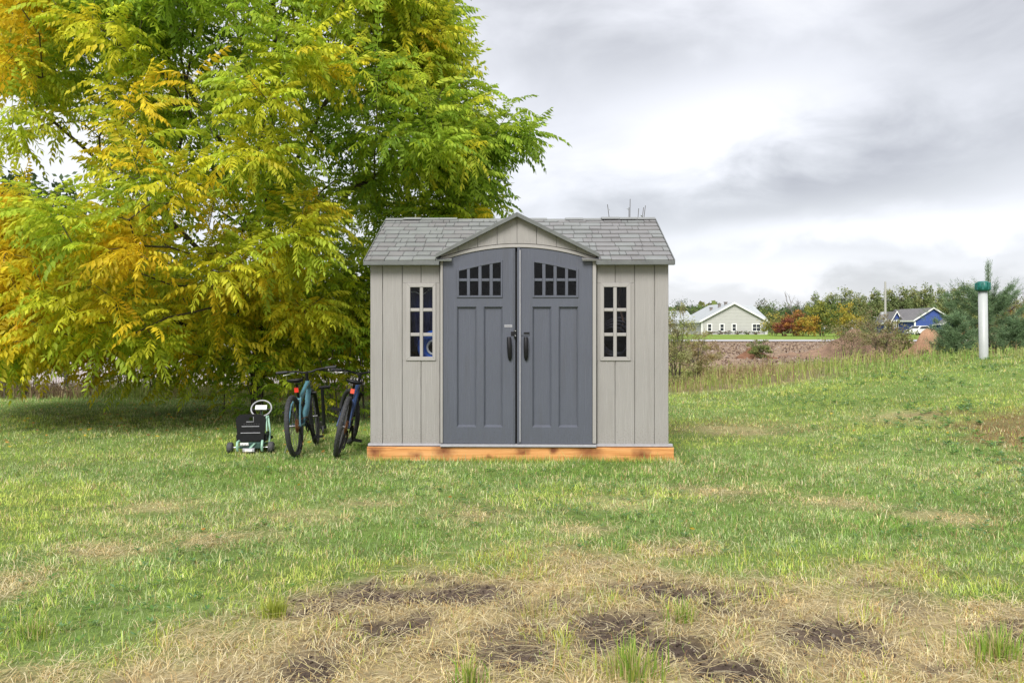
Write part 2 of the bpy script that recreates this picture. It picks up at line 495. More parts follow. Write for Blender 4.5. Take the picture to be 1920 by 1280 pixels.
def ground_mat():
    m, nt, out = node_mat('ground_soil')
    N, L = nt.nodes.new, nt.links.new
    b = N('ShaderNodeBsdfPrincipled'); b.inputs['Roughness'].default_value = 0.95; b.inputs['Specular IOR Level'].default_value = 0.1
    L(b.outputs[0], out.inputs[0])
    a = N('ShaderNodeAttribute'); a.attribute_name = 'Col'
    tc = N('ShaderNodeTexCoord')
    n = N('ShaderNodeTexNoise'); n.inputs['Scale'].default_value = 22; n.inputs['Detail'].default_value = 9; n.inputs['Roughness'].default_value = 0.75
    L(tc.outputs['Object'], n.inputs['Vector'])
    n2 = N('ShaderNodeTexNoise'); n2.inputs['Scale'].default_value = 0.9; n2.inputs['Detail'].default_value = 9; n2.inputs['Roughness'].default_value = 0.7
    L(tc.outputs['Object'], n2.inputs['Vector'])
    ad = N('ShaderNodeMath'); ad.operation = 'ADD'; L(n.outputs['Fac'], ad.inputs[0]); L(n2.outputs['Fac'], ad.inputs[1])
    mr = N('ShaderNodeMapRange'); mr.inputs[1].default_value = 0.7; mr.inputs[2].default_value = 1.3; mr.inputs[3].default_value = 0.5; mr.inputs[4].default_value = 1.5
    L(ad.outputs[0], mr.inputs[0])
    vs = N('ShaderNodeVectorMath'); vs.operation = 'SCALE'; L(a.outputs['Color'], vs.inputs[0]); L(mr.outputs[0], vs.inputs['Scale'])
    L(vs.outputs[0], b.inputs['Base Color'])
    bp = N('ShaderNodeBump'); bp.inputs['Strength'].default_value = 0.8; bp.inputs['Distance'].default_value = 0.03
    L(n.outputs['Fac'], bp.inputs['Height']); L(bp.outputs[0], b.inputs['Normal'])
    return m


M['ground'] = ground_mat()
M['road'] = mat('road_asphalt', (0.42, 0.41, 0.42), 0.9, var=0.08, scale=0.6)


# ------------------------------------------------------------------ ground, field, road
def gp(px, py):
    """the point of flat ground seen at a pixel"""
    d = CZ * F / (py - HOR)
    return PX(px, d), d


BX = np.array([-6, -2.25, -1.85, -1.55, -0.95, -0.82, 0.06, 1.01, 1.57, 2.07, 2.6, 6])
BY = np.array([2.3, 2.5, 2.8, 3.4, 4.05, 4.6, 4.75, 4.85, 4.7, 4.5, 4.2, 3.7])


def patches(x, y):
    """how dry, how bare, how brown the lawn is at a place"""
    n1 = fbm(x * 1.9, y * 1.9, 11, 4) - 0.5
    n2 = fbm(x * 4.5, y * 4.5, 23, 3) - 0.5
    edge = np.interp(x, BX, BY) + 1.5 * n1 + 0.7 * n2 - y
    dry = sm(-0.40, 0.35, edge)
    hay = np.zeros_like(x)
    for px, py, w, h in ((545, 970, 95, 17), (900, 962, 80, 16), (410, 1008, 120, 16), (210, 1030, 90, 16), (30, 1090, 70, 30), (60, 1260, 110, 26),
                         (1165, 945, 60, 14), (1330, 925, 90, 12), (1560, 945, 90, 14), (1765, 970, 70, 16), (1090, 990, 60, 10), (690, 940, 60, 10),
                         (1380, 805, 90, 10), (1700, 800, 60, 10), (300, 945, 80, 12)):
        gx, gy = gp(px, py); d = gy
        sx = w * d / F; sy = h * d * d / (F * CZ)
        hay = np.maximum(hay, np.exp(-((x - gx) / sx) ** 2 - ((y - gy) / sy) ** 2 + 2.4 * n2))
    hay = np.clip(hay, 0, 1)
    brown = sm(0.35, 0.8, np.exp(-((x - 6.0) / 1.2) ** 2 - ((y - 9.3) / 2.8) ** 2) + 0.8 * n1) + 0.3 * sm(0.3, 0.8, np.exp(-((x - 3.2) / 1.6) ** 2 - ((y - 11.5) / 1.2) ** 2) + 1.2 * n1)
    soil = np.zeros_like(x)
    for px, py, w, h in ((1220, 1180, 95, 34), (1540, 1185, 80, 36), (745, 1090, 70, 18), (590, 1235, 50, 40), (730, 1168, 55, 20), (1260, 1105, 80, 18),
                         (1420, 1105, 45, 20), (1905, 1205, 40, 30), (440, 1275, 50, 14), (860, 1100, 60, 14), (1690, 1120, 60, 20), (1360, 1250, 60, 18), (980, 1240, 50, 16)):
        gx, gy = gp(px, py); d = gy
        sx = w * d / F; sy = h * d * d / (F * CZ)
        soil = np.maximum(soil, 1.35 * np.exp(-((x - gx) / sx / 1.35) ** 2 - ((y - gy) / sy / 1.35) ** 2 + 4.5 * n2 + 1.5 * n1))
    soil = np.clip(np.maximum(soil, sm(0.10, 0.22, n2 + 0.35 * n1) * 0.8 * dry), 0, 1) * np.clip(dry + 0.15, 0, 1)
    return dry, hay, np.clip(brown, 0, 1), soil


LAWN_BACK = 17.0


def ground_colour(x, y):
    n = fbm(x * 0.12, y * 0.12, 41, 4)
    n = n[..., None]
    c = np.ones(x.shape + (3,))
    lawn = np.array((0.15, 0.22, 0.055)); straw = np.array((0.40, 0.325, 0.18)); soilc = np.array((0.125, 0.094, 0.075)); br = np.array((0.22, 0.14, 0.075))
    dry, hay, brown, soil = patches(x, y)
    g = lawn * (1 - dry[..., None]) + straw * dry[..., None]
    g = g * (1 - 0.6 * hay[..., None]) + straw * 0.6 * hay[..., None]
    g = g * (1 - 0.7 * brown[..., None]) + br * 0.7 * brown[..., None]
    g = g * (1 - soil[..., None]) + soilc * soil[..., None]
    rough = np.array((0.20, 0.17, 0.085)) * (0.7 + 0.6 * n)          # long grass strip
    dirt = np.array((0.255, 0.185, 0.125)) * (0.65 + 0.7 * n)          # ploughed field
    pale = np.array((0.42, 0.375, 0.37)) * (0.75 + 0.5 * n)           # dry field on the left
    green = np.array((0.17, 0.25, 0.045)) * (0.75 + 0.5 * n)
    far = np.array((0.11, 0.15, 0.05)) * (0.7 + 0.6 * n)
    wig = 3.0 * (n[..., 0] - 0.5)
    k = sm(16.5, 17.8, y + wig * 0.5)[..., None]; c = g * (1 - k) + rough * k
    k = (sm(24.5, 28, y + wig) * sm(-6, 2, x - 0.1 * y))[..., None]; c = c * (1 - k) + dirt * k
    k = (sm(18.5, 20.5, y + wig) * (1 - sm(-6, 2, x - 0.05 * y)))[..., None]; c = c * (1 - k) + pale * k
    k = (sm(82, 86, y) * sm(0, 8, x))[..., None]; c = c * (1 - k) + green * k
    k = (sm(62, 72, y + wig) * (1 - sm(0, 8, x)))[..., None]; c = c * (1 - k) + (far * 1.2) * k
    k = sm(190, 240, y)[..., None]; c = c * (1 - k) + far * k
    return c


def make_ground():
    ys = np.concatenate([np.arange(-12, 2, 1.0), np.arange(2, 7, 0.07), np.arange(7, 19, 0.16), np.arange(19, 60, 0.8), np.arange(60, 260, 4), np.geomspace(260, 4000, 24)])
    us = np.concatenate([-np.geomspace(1, 40, 26)[::-1] - 0.0, np.linspace(-0.99, 0.99, 110), np.geomspace(1, 40, 26)])
    w = np.interp(ys, [-12, 2, 6, 18, 60, 4000], [6, 6, 6, 14, 50, 2600])
    X = us[None, :] * w[:, None]; Y = np.repeat(ys[:, None], len(us), 1)
    X = np.where(np.abs(us)[None, :] > 1, np.sign(us)[None, :] * (w[:, None] + (np.abs(us)[None, :] - 1) * 60), X)
    Z = H(X, Y)
    dry, hay, brown, soil = patches(X, Y)
    Z = Z + (fbm(X * 9, Y * 9, 5, 3) - 0.5) * 0.03 * (Y < 8) - 0.02 * soil
    V = np.stack([X, Y, Z], -1).reshape(-1, 3)
    C = ground_colour(X, Y).reshape(-1, 3)
    nx, ny = len(us), len(ys)
    i = np.arange(ny - 1)[:, None] * nx + np.arange(nx - 1)[None, :]
    T = np.stack([i, i + 1, i + nx + 1, i + nx], -1).reshape(-1, 4)
    o = np_obj('ground', V, T, C, M['ground'])
    o.data.polygons.foreach_set('use_smooth', [True] * len(o.data.polygons))
    tag(o, kind='structure')


make_ground()


def strip(name, xs, y0, y1, dz, material, n=6):
    xs = np.asarray(xs, float); ys = np.linspace(y0, y1, n)
    X, Y = np.meshgrid(xs, ys)
    V = np.stack([X, Y, H(X, Y) + dz], -1).reshape(-1, 3)
    i = np.arange(n - 1)[:, None] * len(xs) + np.arange(len(xs) - 1)[None, :]
    T = np.stack([i, i + 1, i + len(xs) + 1, i + len(xs)], -1).reshape(-1, 4)
    o = np_obj(name, V, T, None, material)
    return tag(o, kind='structure')


strip('road', np.linspace(-400, 400, 60), 76, 83.5, 0.06, M['road'], 8)
strip('driveway', np.linspace(63, 67, 4), 84, 128, 0.05, M['road'], 20)


# ------------------------------------------------------------------ grass
GREENS = np.array([(0.225, 0.37, 0.07), (0.285, 0.42, 0.14), (0.405, 0.55, 0.09), (0.54, 0.615, 0.14), (0.51, 0.575, 0.29)])
STRAWS = np.array([(0.68, 0.56, 0.30), (0.78, 0.69, 0.45), (0.60, 0.43, 0.20), (0.70, 0.63, 0.28)])
BROWNS = np.array([(0.33, 0.18, 0.075), (0.42, 0.26, 0.11), (0.26, 0.15, 0.08)])


def blades(P, h, w, az, bend, col, name, material, parent=None, lie=None):
    """P n x 3 roots; each blade: a quad and a tip, bent over along az"""
    n = len(P)
    d = np.stack([np.cos(az), np.sin(az), np.zeros(n)], -1)
    tw = az + np.pi / 2 + rng.normal(0, 0.5, n)
    sd = np.stack([np.cos(tw), np.sin(tw), np.zeros(n)], -1) * w[:, None]
    up = np.array([0, 0, 1.0])
    b = bend[:, None]; hh = h[:, None]
    mid = P + up * hh * 0.58 * np.cos(b * 0.5) + d * hh * 0.58 * np.sin(b * 0.5)
    tip = mid + up * hh * 0.45 * np.cos(b * 1.3) + d * hh * 0.45 * np.sin(b * 1.3)
    V = np.stack([P - sd, P + sd, mid - sd * 0.75, mid + sd * 0.75, tip], 1).reshape(-1, 3)
    o = np.arange(n)[:, None] * 5
    T = np.concatenate([o + np.array([0, 1, 3]), o + np.array([0, 3, 2]), o + np.array([2, 3, 4])], 1).reshape(-1, 3)
    far = P[:, 1] > 8.2                                              # a few pixels tall: one triangle each
    if far.any() and (~far).any(): T = np.concatenate([T.reshape(n, 3, 3)[~far].reshape(-1, 3), (o + np.array([0, 1, 4]))[far]])
    C = np.repeat(col, 5, 0)
    return np_obj(name, V, T, C, material, parent)


def in_shed(x, y): return (np.abs(x) < 1.58) & (y > 8.52) & (y < 11.2)


def make_grass():
    xs, ys, dep = [], [], []
    for y0, y1, dn in ((2.3, 3.2, 5600), (3.2, 4.2, 6000), (4.2, 6, 6600), (6, 9, 4800), (9, 13, 2700), (13, 17.4, 1500)):
        hw = 0.61 * y1 * 1.08 + 0.5
        n = int(dn * 2 * hw * (y1 - y0))
        xs.append(rng.uniform(-hw, hw, n)); ys.append(rng.uniform(y0, y1, n))
    x, y = np.concatenate(xs), np.concatenate(ys)
    keep = ~in_shed(x, y)
    x, y = x[keep], y[keep]
    dry, hay, brown, soil = patches(x, y)
    clump = fbm(x * 7, y * 7, 51, 3)
    keep = rng.random(len(x)) > np.clip(soil * 0.93, 0, 1)
    keep &= rng.random(len(x)) < np.clip(0.35 + 1.6 * (clump - 0.25), 0.15, 1)
    x, y, dry, hay, brown, soil, clump = [a[keep] for a in (x, y, dry, hay, brown, soil, clump)]
    n = len(x)
    tone = fbm(x * 0.9, y * 0.9, 61, 4); tone2 = fbm(x * 3.2, y * 3.2, 71, 3)
    # colour class
    pg = np.clip(tone * 1.7 - 0.35 + rng.normal(0, 0.16, n), 0, 0.999)
    gi = (pg * 5).astype(int)
    order = np.array([0, 1, 4, 2, 3])
    col = GREENS[order[gi]]
    r = rng.random(n)
    tan = STRAWS[rng.choice(4, n, p=[0.4, 0.25, 0.2, 0.15])]
    brn = BROWNS[rng.integers(0, 3, n)]
    tuft = sm(0.52, 0.66, fbm(x * 2.6, y * 2.6, 81, 3))               # green tufts left in the dry ground
    p_straw = np.clip(0.12 + 0.24 * sm(0.50, 0.68, tone2) + 0.70 * dry * (1 - 0.8 * tuft) + 0.70 * hay + 0.2 * brown, 0, 0.96)
    p_brown = np.clip(0.02 + 0.55 * brown + 0.10 * dry, 0, 0.8)
    st = r < p_straw
    col = np.where(st[:, None], tan, col)
    bw = rng.random(n) < p_brown
    col = np.where(bw[:, None], brn, col)
    lime = (~st & ~bw) & (rng.random(n) < 0.55 * dry + 0.5 * sm(0.25, 0.0, np.abs(np.interp(x, BX, BY) + 0.15 - y)))
    col = np.where(lime[:, None], np.array((0.46, 0.50, 0.08)), col)
    yellow = (rng.random(n) < 0.25 * sm(2.0, 4.5, x) * sm(9, 13, y))
    col = np.where(yellow[:, None], np.array((0.36, 0.36, 0.08)), col)
    col = col * (rng.uniform(0.55, 1.3, n) * (0.62 + 0.85 * clump))[:, None]
    h = rng.gamma(8, 0.0055, n) * (0.66 + 0.7 * clump)
    h *= np.where(hay > 0.4, 0.7, 1.0) * (1 - 0.25 * dry * (1 - tuft))
    h *= 1 + 0.35 * tuft * dry
    h *= 1 + 0.4 * sm(14, 17, y)
    h *= 1 + 0.7 * (np.abs(x) < 1.75) * sm(0.22, 0.0, np.abs(y - 8.42))
    w = rng.uniform(0.0010, 0.0021, n) * (1 + 0.3 * (y > 8.2)) * (1 + 0.13 * np.clip(y - 4, 0, 12))
    az = rng.uniform(0, 2 * np.pi, n)
    bend = np.abs(rng.normal(1.1, 0.55, n)) + 0.5 * (st & (dry > 0.4)) * rng.random(n) + 0.8 * hay * rng.random(n)
    bend = np.clip(bend, 0, 2.0)
    # longer blades the mower leaves along the skid board
    xe = rng.uniform(-1.7, 1.72, 3000); ye = 8.53 - np.abs(rng.normal(0, 0.07, 3000)); ke = vnoise(xe * 5, xe * 0, 7) > 0.28; xe, ye = xe[ke], ye[ke]; m_ = len(xe)
    x = np.concatenate([x, xe]); y = np.concatenate([y, ye]); h = np.concatenate([h, rng.uniform(0.04, 0.095, m_)]); w = np.concatenate([w, rng.uniform(0.0015, 0.003, m_)])
    az = np.concatenate([az, rng.uniform(0, 6.28, m_)]); bend = np.concatenate([bend, np.abs(rng.normal(0.5, 0.35, m_))]); col = np.concatenate([col, GREENS[rng.integers(0, 4, m_)] * rng.uniform(0.6, 1.1, m_)[:, None]])
    P = np.stack([x, y, H(x, y) - 0.006], -1)
    print('blades', n)
    o = blades(P, h, w, az, bend, col, 'lawn_grass', M['grass'])
    tag(o, 'short mown lawn grass, green with dry straw coloured patches', 'grass', kind='stuff')
    # straws lying flat on the dry ground
    n = 40000
    y = rng.uniform(2.4, 5.6, n); x = rng.uniform(-1, 1, n) * (0.61 * 1.1 * y + 0.4)
    n2 = 9000
    x = np.concatenate([x, rng.uniform(-6, 6, n2)]); y = np.concatenate([y, rng.uniform(5, 10, n2)])
    dry, hay, brown, soil = patches(x, y)
    swirl = fbm(x * 1.3, y * 1.3, 91, 2) * 12
    keep = (rng.random(len(x)) < np.maximum(dry * (1 - 0.72 * soil), hay)) & ~in_shed(x, y)
    x, y, swirl = x[keep], y[keep], swirl[keep]
    n = len(x)
    az = swirl + rng.normal(0, 0.7, n)
    Ln = rng.uniform(0.03, 0.13, n)
    z = H(x, y) + 0.004 + rng.random(n) ** 2 * 0.028
    d = np.stack([np.cos(az), np.sin(az), rng.normal(0, 0.16, n)], -1)
    s = np.stack([-np.sin(az), np.cos(az), np.zeros(n)], -1) * (rng.uniform(0.0009, 0.0016, n) * (1 + 0.1 * np.clip(y - 4, 0, 9)))[:, None]
    P = np.stack([x, y, z], -1)
    bow = np.stack([-np.sin(az), np.cos(az), np.zeros(n)], -1) * (rng.normal(0, 0.045, n) * Ln)[:, None]
    lift = np.array([0, 0, 1.0]) * (Ln * 0.06)[:, None]
    mid = P + d * Ln[:, None] * 0.5 + bow + lift
    end = P + d * Ln[:, None]
    V = np.stack([P - s, P + s, mid - s, mid + s, end - s * 0.6, end + s * 0.6], 1).reshape(-1, 3)
    o = np.arange(n)[:, None] * 6
    T = np.concatenate([o + np.array([0, 1, 3, 2]), o + np.array([2, 3, 5, 4])], 1).reshape(-1, 4)
    C = STRAWS[rng.choice(4, n, p=[0.35, 0.4, 0.15, 0.1])] * rng.uniform(0.75, 1.2, n)[:, None]
    o = np_obj('dry_straw', V, T, np.repeat(C, 6, 0), M['grass'])
    tag(o, 'dry straw lying over the bare patches in front', 'straw', kind='stuff')


make_grass()


def soil_crumbs():
    """crumbs of earth on the bare patches: uncountable"""
    n = 60000
    y = rng.uniform(2.5, 5.6, n); x = rng.uniform(-1, 1, n) * (0.62 * y + 0.3)
    dry, hay, brown, soil = patches(x, y)
    k = rng.random(n) < 0.40 * soil + 0.012 * dry; x, y = x[k], y[k]; n = len(x)
    sz = rng.gamma(2.2, 0.0016, n) + 0.0015
    P = np.stack([x, y, H(x, y) + (fbm(x * 9, y * 9, 5, 3) - 0.5) * 0.03 - 0.012 + sz * 0.4], -1)
    a = rng.normal(0, 1, (n, 3)); a /= np.linalg.norm(a, axis=1, keepdims=True)
    b = np.cross(a, rng.normal(0, 1, (n, 3))); b /= np.linalg.norm(b, axis=1, keepdims=True); c = np.cross(a, b)
    q = sz[:, None]
    V = np.stack([P + a * q, P + b * q * 0.8, P - a * q * 0.9, P - b * q, P + c * q * 0.7, P - c * q * 0.8], 1).reshape(-1, 3)
    f = np.array([(0, 1, 4), (1, 2, 4), (2, 3, 4), (3, 0, 4), (1, 0, 5), (2, 1, 5), (3, 2, 5), (0, 3, 5)])
    T = (np.arange(n)[:, None, None] * 6 + f[None]).reshape(-1, 3)
    C = np.array([(0.12, 0.088, 0.07), (0.17, 0.13, 0.10), (0.085, 0.064, 0.054), (0.32, 0.27, 0.22)])[rng.choice(4, n, p=[0.45, 0.3, 0.2, 0.05])]
    o = np_obj('soil_crumbs', V, T, np.repeat(C, 6, 0), M['foliage'])
    tag(o, 'crumbs of dark earth on the bare patches', 'soil', kind='stuff')


soil_crumbs()


def fan_tuft(name, px, py, n, h0, h1, w, cols, spread, label, cat='grass tuft', group=None):
    """one tuft of longer grass standing out of the dry ground"""
    gx, gy = gp(px, py)
    r = np.abs(rng.normal(0, spread, n)); a = rng.uniform(0, 2 * np.pi, n)
    x = r * np.cos(a); y = r * np.sin(a)
    z = H(gx + x, gy + y) - float(H(gx, gy)) - 0.005
    cols = np.asarray(cols)
    c = cols[rng.integers(0, len(cols), n)] * rng.uniform(0.8, 1.2, n)[:, None]
    o = blades(np.stack([x, y, z], -1), rng.uniform(h0, h1, n), rng.uniform(0.6, 1.1, n) * w, a + rng.normal(0, 0.8, n), np.clip(rng.normal(0.35, 0.3, n), 0, 1.4), c, name, M['grass'])
    o.location = (gx, gy, float(H(gx, gy)))
    tag(o, label, cat, group)
    return o


GT = [(0.20, 0.34, 0.05), (0.28, 0.42, 0.07), (0.40, 0.46, 0.10), (0.60, 0.50, 0.26)]
fan_tuft('grass_tuft', 1185, 1268, 200, 0.09, 0.17, 0.0035, GT, 0.07, 'tall bright green grass tuft at the bottom edge, right of centre')
fan_tuft('grass_tuft', 1280, 1162, 130, 0.06, 0.12, 0.0025, GT + [(0.45, 0.36, 0.15)], 0.05, 'green grass tuft between two bare patches of dark soil')
fan_tuft('grass_tuft', 1870, 1235, 260, 0.07, 0.15, 0.003, GT, 0.11, 'green grass tuft in the bottom right corner')
fan_tuft('grass_tuft', 515, 1150, 140, 0.06, 0.12, 0.0028, [(0.30, 0.38, 0.06), (0.38, 0.42, 0.07)], 0.04, 'yellow green grass tuft at the left edge of the dry ground')
fan_tuft('grass_tuft', 880, 1275, 70, 0.07, 0.13, 0.0035, GT, 0.05, 'small bright grass tuft at the bottom edge, left of centre')
fan_tuft('grass_tuft', 1000, 1150, 90, 0.05, 0.11, 0.0022, [(0.33, 0.36, 0.09), (0.5, 0.4, 0.2)], 0.06, 'pale thin grass tuft in the dry ground below the door gap')
fan_tuft('grass_tuft', 60, 1190, 200, 0.06, 0.11, 0.0028, GT, 0.07, 'dark green grass tuft near the left edge of the lawn')


def make_rosettes():
    """broad-leaved weeds flat in the lawn: uncountable, one object"""
    n = 5200
    y = 3.4 + 13 * rng.random(n) ** 0.8
    x = rng.uniform(-1, 1, n) * (0.66 * y + 0.3)
    dry, hay, brown, soil = patches(x, y)
    k = fbm(x * 1.1, y * 1.1, 131, 3)
    keep = (rng.random(n) < sm(0.48, 0.68, k) + 0.06) & (dry < 0.4) & ~in_shed(x, y)
    x, y = x[keep], y[keep]
    big = fbm(x * 0.5, y * 0.5, 141, 2)
    Vs, Ts, Cs = [], [], []
    m = 7
    for j in range(m):
        n = len(x)
        a = 2 * np.pi * j / m + rng.uniform(-0.4, 0.4, n)
        L = rng.uniform(0.022, 0.055, n) * (0.7 + 0.8 * sm(3, 6, x)) ; wd = L * rng.uniform(0.16, 0.28, n)
        d = np.stack([np.cos(a), np.sin(a), 0 * a], -1); s = np.stack([-np.sin(a), np.cos(a), 0 * a], -1)
        P = np.stack([x, y, H(x, y) + 0.012 + 0.02 * rng.random(n)], -1)
        el = rng.uniform(0.1, 0.9, n)
        up = np.array([0, 0, 1.0])
        mid = P + d * (L * 0.55)[:, None] + up * (L * 0.55 * np.tan(el))[:, None] * 0.6
        tip = P + d * L[:, None] + up * (L * 0.35)[:, None]
        o = np.arange(n)[:, None] * 4 + sum(len(v) for v in Vs)
        Vs.append(np.stack([P, mid - s * wd[:, None], tip, mid + s * wd[:, None]], 1).reshape(-1, 3))
        Ts.append(o + np.array([0, 1, 2, 3]))
        c = np.array([(0.12, 0.25, 0.06), (0.19, 0.31, 0.06), (0.15, 0.26, 0.12)])[rng.integers(0, 3, n)] * rng.uniform(0.8, 1.25, n)[:, None]
        Cs.append(np.repeat(c, 4, 0))
    o = np_obj('lawn_weeds', np.concatenate(Vs), np.concatenate(Ts), np.concatenate(Cs), M['grass'])
    tag(o, 'small broad leaved weeds growing through the lawn', 'weeds', kind='stuff')


make_rosettes()


# ------------------------------------------------------------------ the shed
D = F / 184.0
YAW = R(-1.2)
shed = empty('garden_shed', (0, D, 0), YAW, 'grey plastic garden shed with double doors on a wooden skid', 'shed')
def X(px, dy=0.0): return (px - 960) * (D + dy) / F + CX
def Z(py, dy=0.0): return PZ(py, D + dy)


def bare(x0, x1, z0, z1): return [(x0, z0), (x1, z0), (x1, z1), (x0, z1)]


def make_shed():
    zb, zt = Z(832), Z(493)
    g = 0.0028
    # siding boards with the windows let into them
    for side, edges, wx in (('l', (693, 716.6, 753.6, 789, 824.6), (761, 817)), ('r', (1118.8, 1153, 1189.4, 1226.3, 1252.8), (1124.8, 1182))):
        wz0, wz1 = Z(676), Z(530.5)
        a, b = X(wx[0]), X(wx[1])
        for i in range(4):
            x0, x1 = X(edges[i]) + g, X(edges[i + 1]) - g
            mb = MB()
            lo, hi = max(x0, a), min(x1, b)
            if hi - lo > 0.01:
                mb.prism(bare(x0, x1, zb, wz0), 0, 0.012, 0.003); mb.prism(bare(x0, x1, wz1, zt), 0, 0.012, 0.003)
                if a - x0 > 0.005: mb.rect(x0, a, wz0, wz1, 0.0, 0.012)
                if x1 - b > 0.005: mb.rect(b, x1, wz0, wz1, 0.0, 0.012)
            else:
                mb.prism(bare(x0, x1, zb, zt), 0, 0.012, 0.003)
            mb.build('siding_board', M['siding'], shed)
        # backing with an opening for the window
        mb = MB(); xl, xr = X(edges[0]) + 0.004, X(edges[4]) - 0.004
        mb.box(xl, a, 0.013, 0.03, zb, zt); mb.box(b, xr, 0.013, 0.03, zb, zt)
        mb.box(a, b, 0.013, 0.03, zb, wz0); mb.box(a, b, 0.013, 0.03, wz1, zt)
        mb.build('siding_backing', M['backing'], shed)
        # window: frame, glazing bars, six panes
        mb = MB()
        cols = ((768.8, 786.8), (792.8, 810.8)) if side == 'l' else ((1132, 1149.6), (1156, 1174))
        rows = ((668.7, 630.4), (623.8, 584), (577.6, 538.4))
        xs = [X(c) for c in (cols[0][0], cols[0][1], cols[1][0], cols[1][1])]
        zs = [Z(r) for r in (rows[0][0], rows[0][1], rows[1][0], rows[1][1], rows[2][0], rows[2][1])]
        e = 0.002
        f0, f1 = -0.012, 0.03
        mb.prism([(a, wz0), (b, wz0), (xs[3], zs[0]), (xs[0], zs[0])], f0, f1, 0.003)
        mb.prism([(xs[0], zs[5]), (xs[3], zs[5]), (b, wz1), (a, wz1)], f0, f1, 0.003)
        mb.prism([(a, wz0), (xs[0], zs[0]), (xs[0], zs[5]), (a, wz1)], f0, f1, 0.003)
        mb.prism([(xs[3], zs[0]), (b, wz0), (b, wz1), (xs[3], zs[5])], f0, f1, 0.003)
        mb.prism(bare(xs[1], xs[2], zs[0], zs[5]), f0 + 0.004, f1, 0.004)
        for r0, r1 in ((1, 2), (3, 4)):
            mb.prism(bare(xs[0], xs[1], zs[r0], zs[r1]), f0 + 0.006, f1, 0.005)
            mb.prism(bare(xs[2], xs[3], zs[r0], zs[r1]), f0 + 0.006, f1, 0.005)
        win = mb.build('window', M['trim'], shed)
        for c in (0, 2):
            for r in (0, 2, 4):
                MB().box(xs[c] - e, xs[c + 1] + e, 0.012, 0.016, zs[r] - e, zs[r + 1] + e).build('pane', M['glass'], win)
    # sides, back, floor
    xl, xr = X(693), X(1252.8)
    yb = 2.42
    for sgn, x in ((-1, xl), (1, xr)):
        mb = MB()
        n = 13; ys = np.linspace(0.014, yb, n + 1)
        for i in range(n):
            x0, x1 = (x, x + 0.02) if sgn < 0 else (x - 0.02, x)
            z1 = zt - 0.0
            mb.box(x0, x1, ys[i] + 0.003, ys[i + 1] - 0.003, zb, z1)
        xin = x + 0.012 if sgn < 0 else x - 0.012
        mb.box(min(xin, xin + sgn * -0.015), max(xin, xin + sgn * -0.015), 0.02, yb, zb, zt)
        zr = Z(412, 1.2) + 0.0
        # gable triangle above the side wall
        x0, x1 = (x, x + 0.02) if sgn < 0 else (x - 0.02, x)
        mid = yb / 2
        vs = [(x0, 0.02, zt), (x0, yb, zt), (x0, mid, zt + 0.52), (x1, 0.02, zt), (x1, yb, zt), (x1, mid, zt + 0.52)]
        mb.add(vs, [(0, 2, 1), (3, 4, 5), (0, 1, 4, 3), (1, 2, 5, 4), (2, 0, 3, 5)])
        mb.build('side_wall', M['siding'], shed)
    MB().box(xl + 0.021, xr - 0.021, yb - 0.02, yb, zb, zt).build('back_wall', M['siding'], shed)
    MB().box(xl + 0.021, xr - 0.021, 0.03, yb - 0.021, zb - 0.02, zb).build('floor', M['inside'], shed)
    mb = MB()  # dark lining added behind the walls to keep the panes dark
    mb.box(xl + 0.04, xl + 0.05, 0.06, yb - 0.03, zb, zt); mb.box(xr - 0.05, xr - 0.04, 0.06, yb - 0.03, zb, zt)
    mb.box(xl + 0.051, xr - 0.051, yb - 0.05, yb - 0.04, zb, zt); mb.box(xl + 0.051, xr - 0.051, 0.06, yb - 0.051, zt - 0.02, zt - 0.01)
    mb.build('shade_lining', M['inside'], shed)
    # threshold plate, stepping forward under the doors
    mb = MB(); z0, z1 = Z(836), Z(831.6)
    mb.prism(bare(X(689.5), X(826.5), z0, z1), -0.022, 0.05, 0.003); mb.prism(bare(X(1117), X(1260), z0, z1), -0.022, 0.05, 0.003)
    mb.prism(bare(X(826.5), X(1117), z0, z1 + 0.002), -0.075, 0.05, 0.003)
    mb.build('threshold', M['grey_plastic'], shed)
    # the wooden skid the shed stands on
    mb = MB()
    z0, z1 = -0.03, Z(837.2)
    mb.prism(bare(X(688.5), X(1261), z0, z1), -0.05, -0.012, 0.004)
    bo = mb.build('skid_board', M['board'], shed)
    mb = MB()
    mb.box(X(690), X(690) + 0.04, -0.011, yb, z0, z1 - 0.002); mb.box(X(1259) - 0.04, X(1259), -0.011, yb, z0, z1 - 0.002); mb.box(X(690) + 0.041, X(1259) - 0.041, yb - 0.04, yb, z0, z1 - 0.002)
    mb.build('skid_frame', M['board'], shed)
    mb = MB()
    for px in (702, 752, 806, 870, 905, 932, 997, 1011, 1072, 1152, 1232):
        for py in (843, 851, 858):
            if (px * 7 + py) % 3: mb.lathe([(0.0, -0.004), (0.004, -0.004), (0.004, 0.0)], 8, Matrix.Translation((X(px), -0.0505, Z(py))) @ Matrix.Rotation(R(90), 4, 'X'))
    mb.build('screws', M['rust'], shed)['kind'] = 'stuff'


make_shed()


def arch(px):
    """top edge of the doors, in photograph rows"""
    t = (px - 970.5) / 140.0
    return 464.8 + 23.5 * t * t


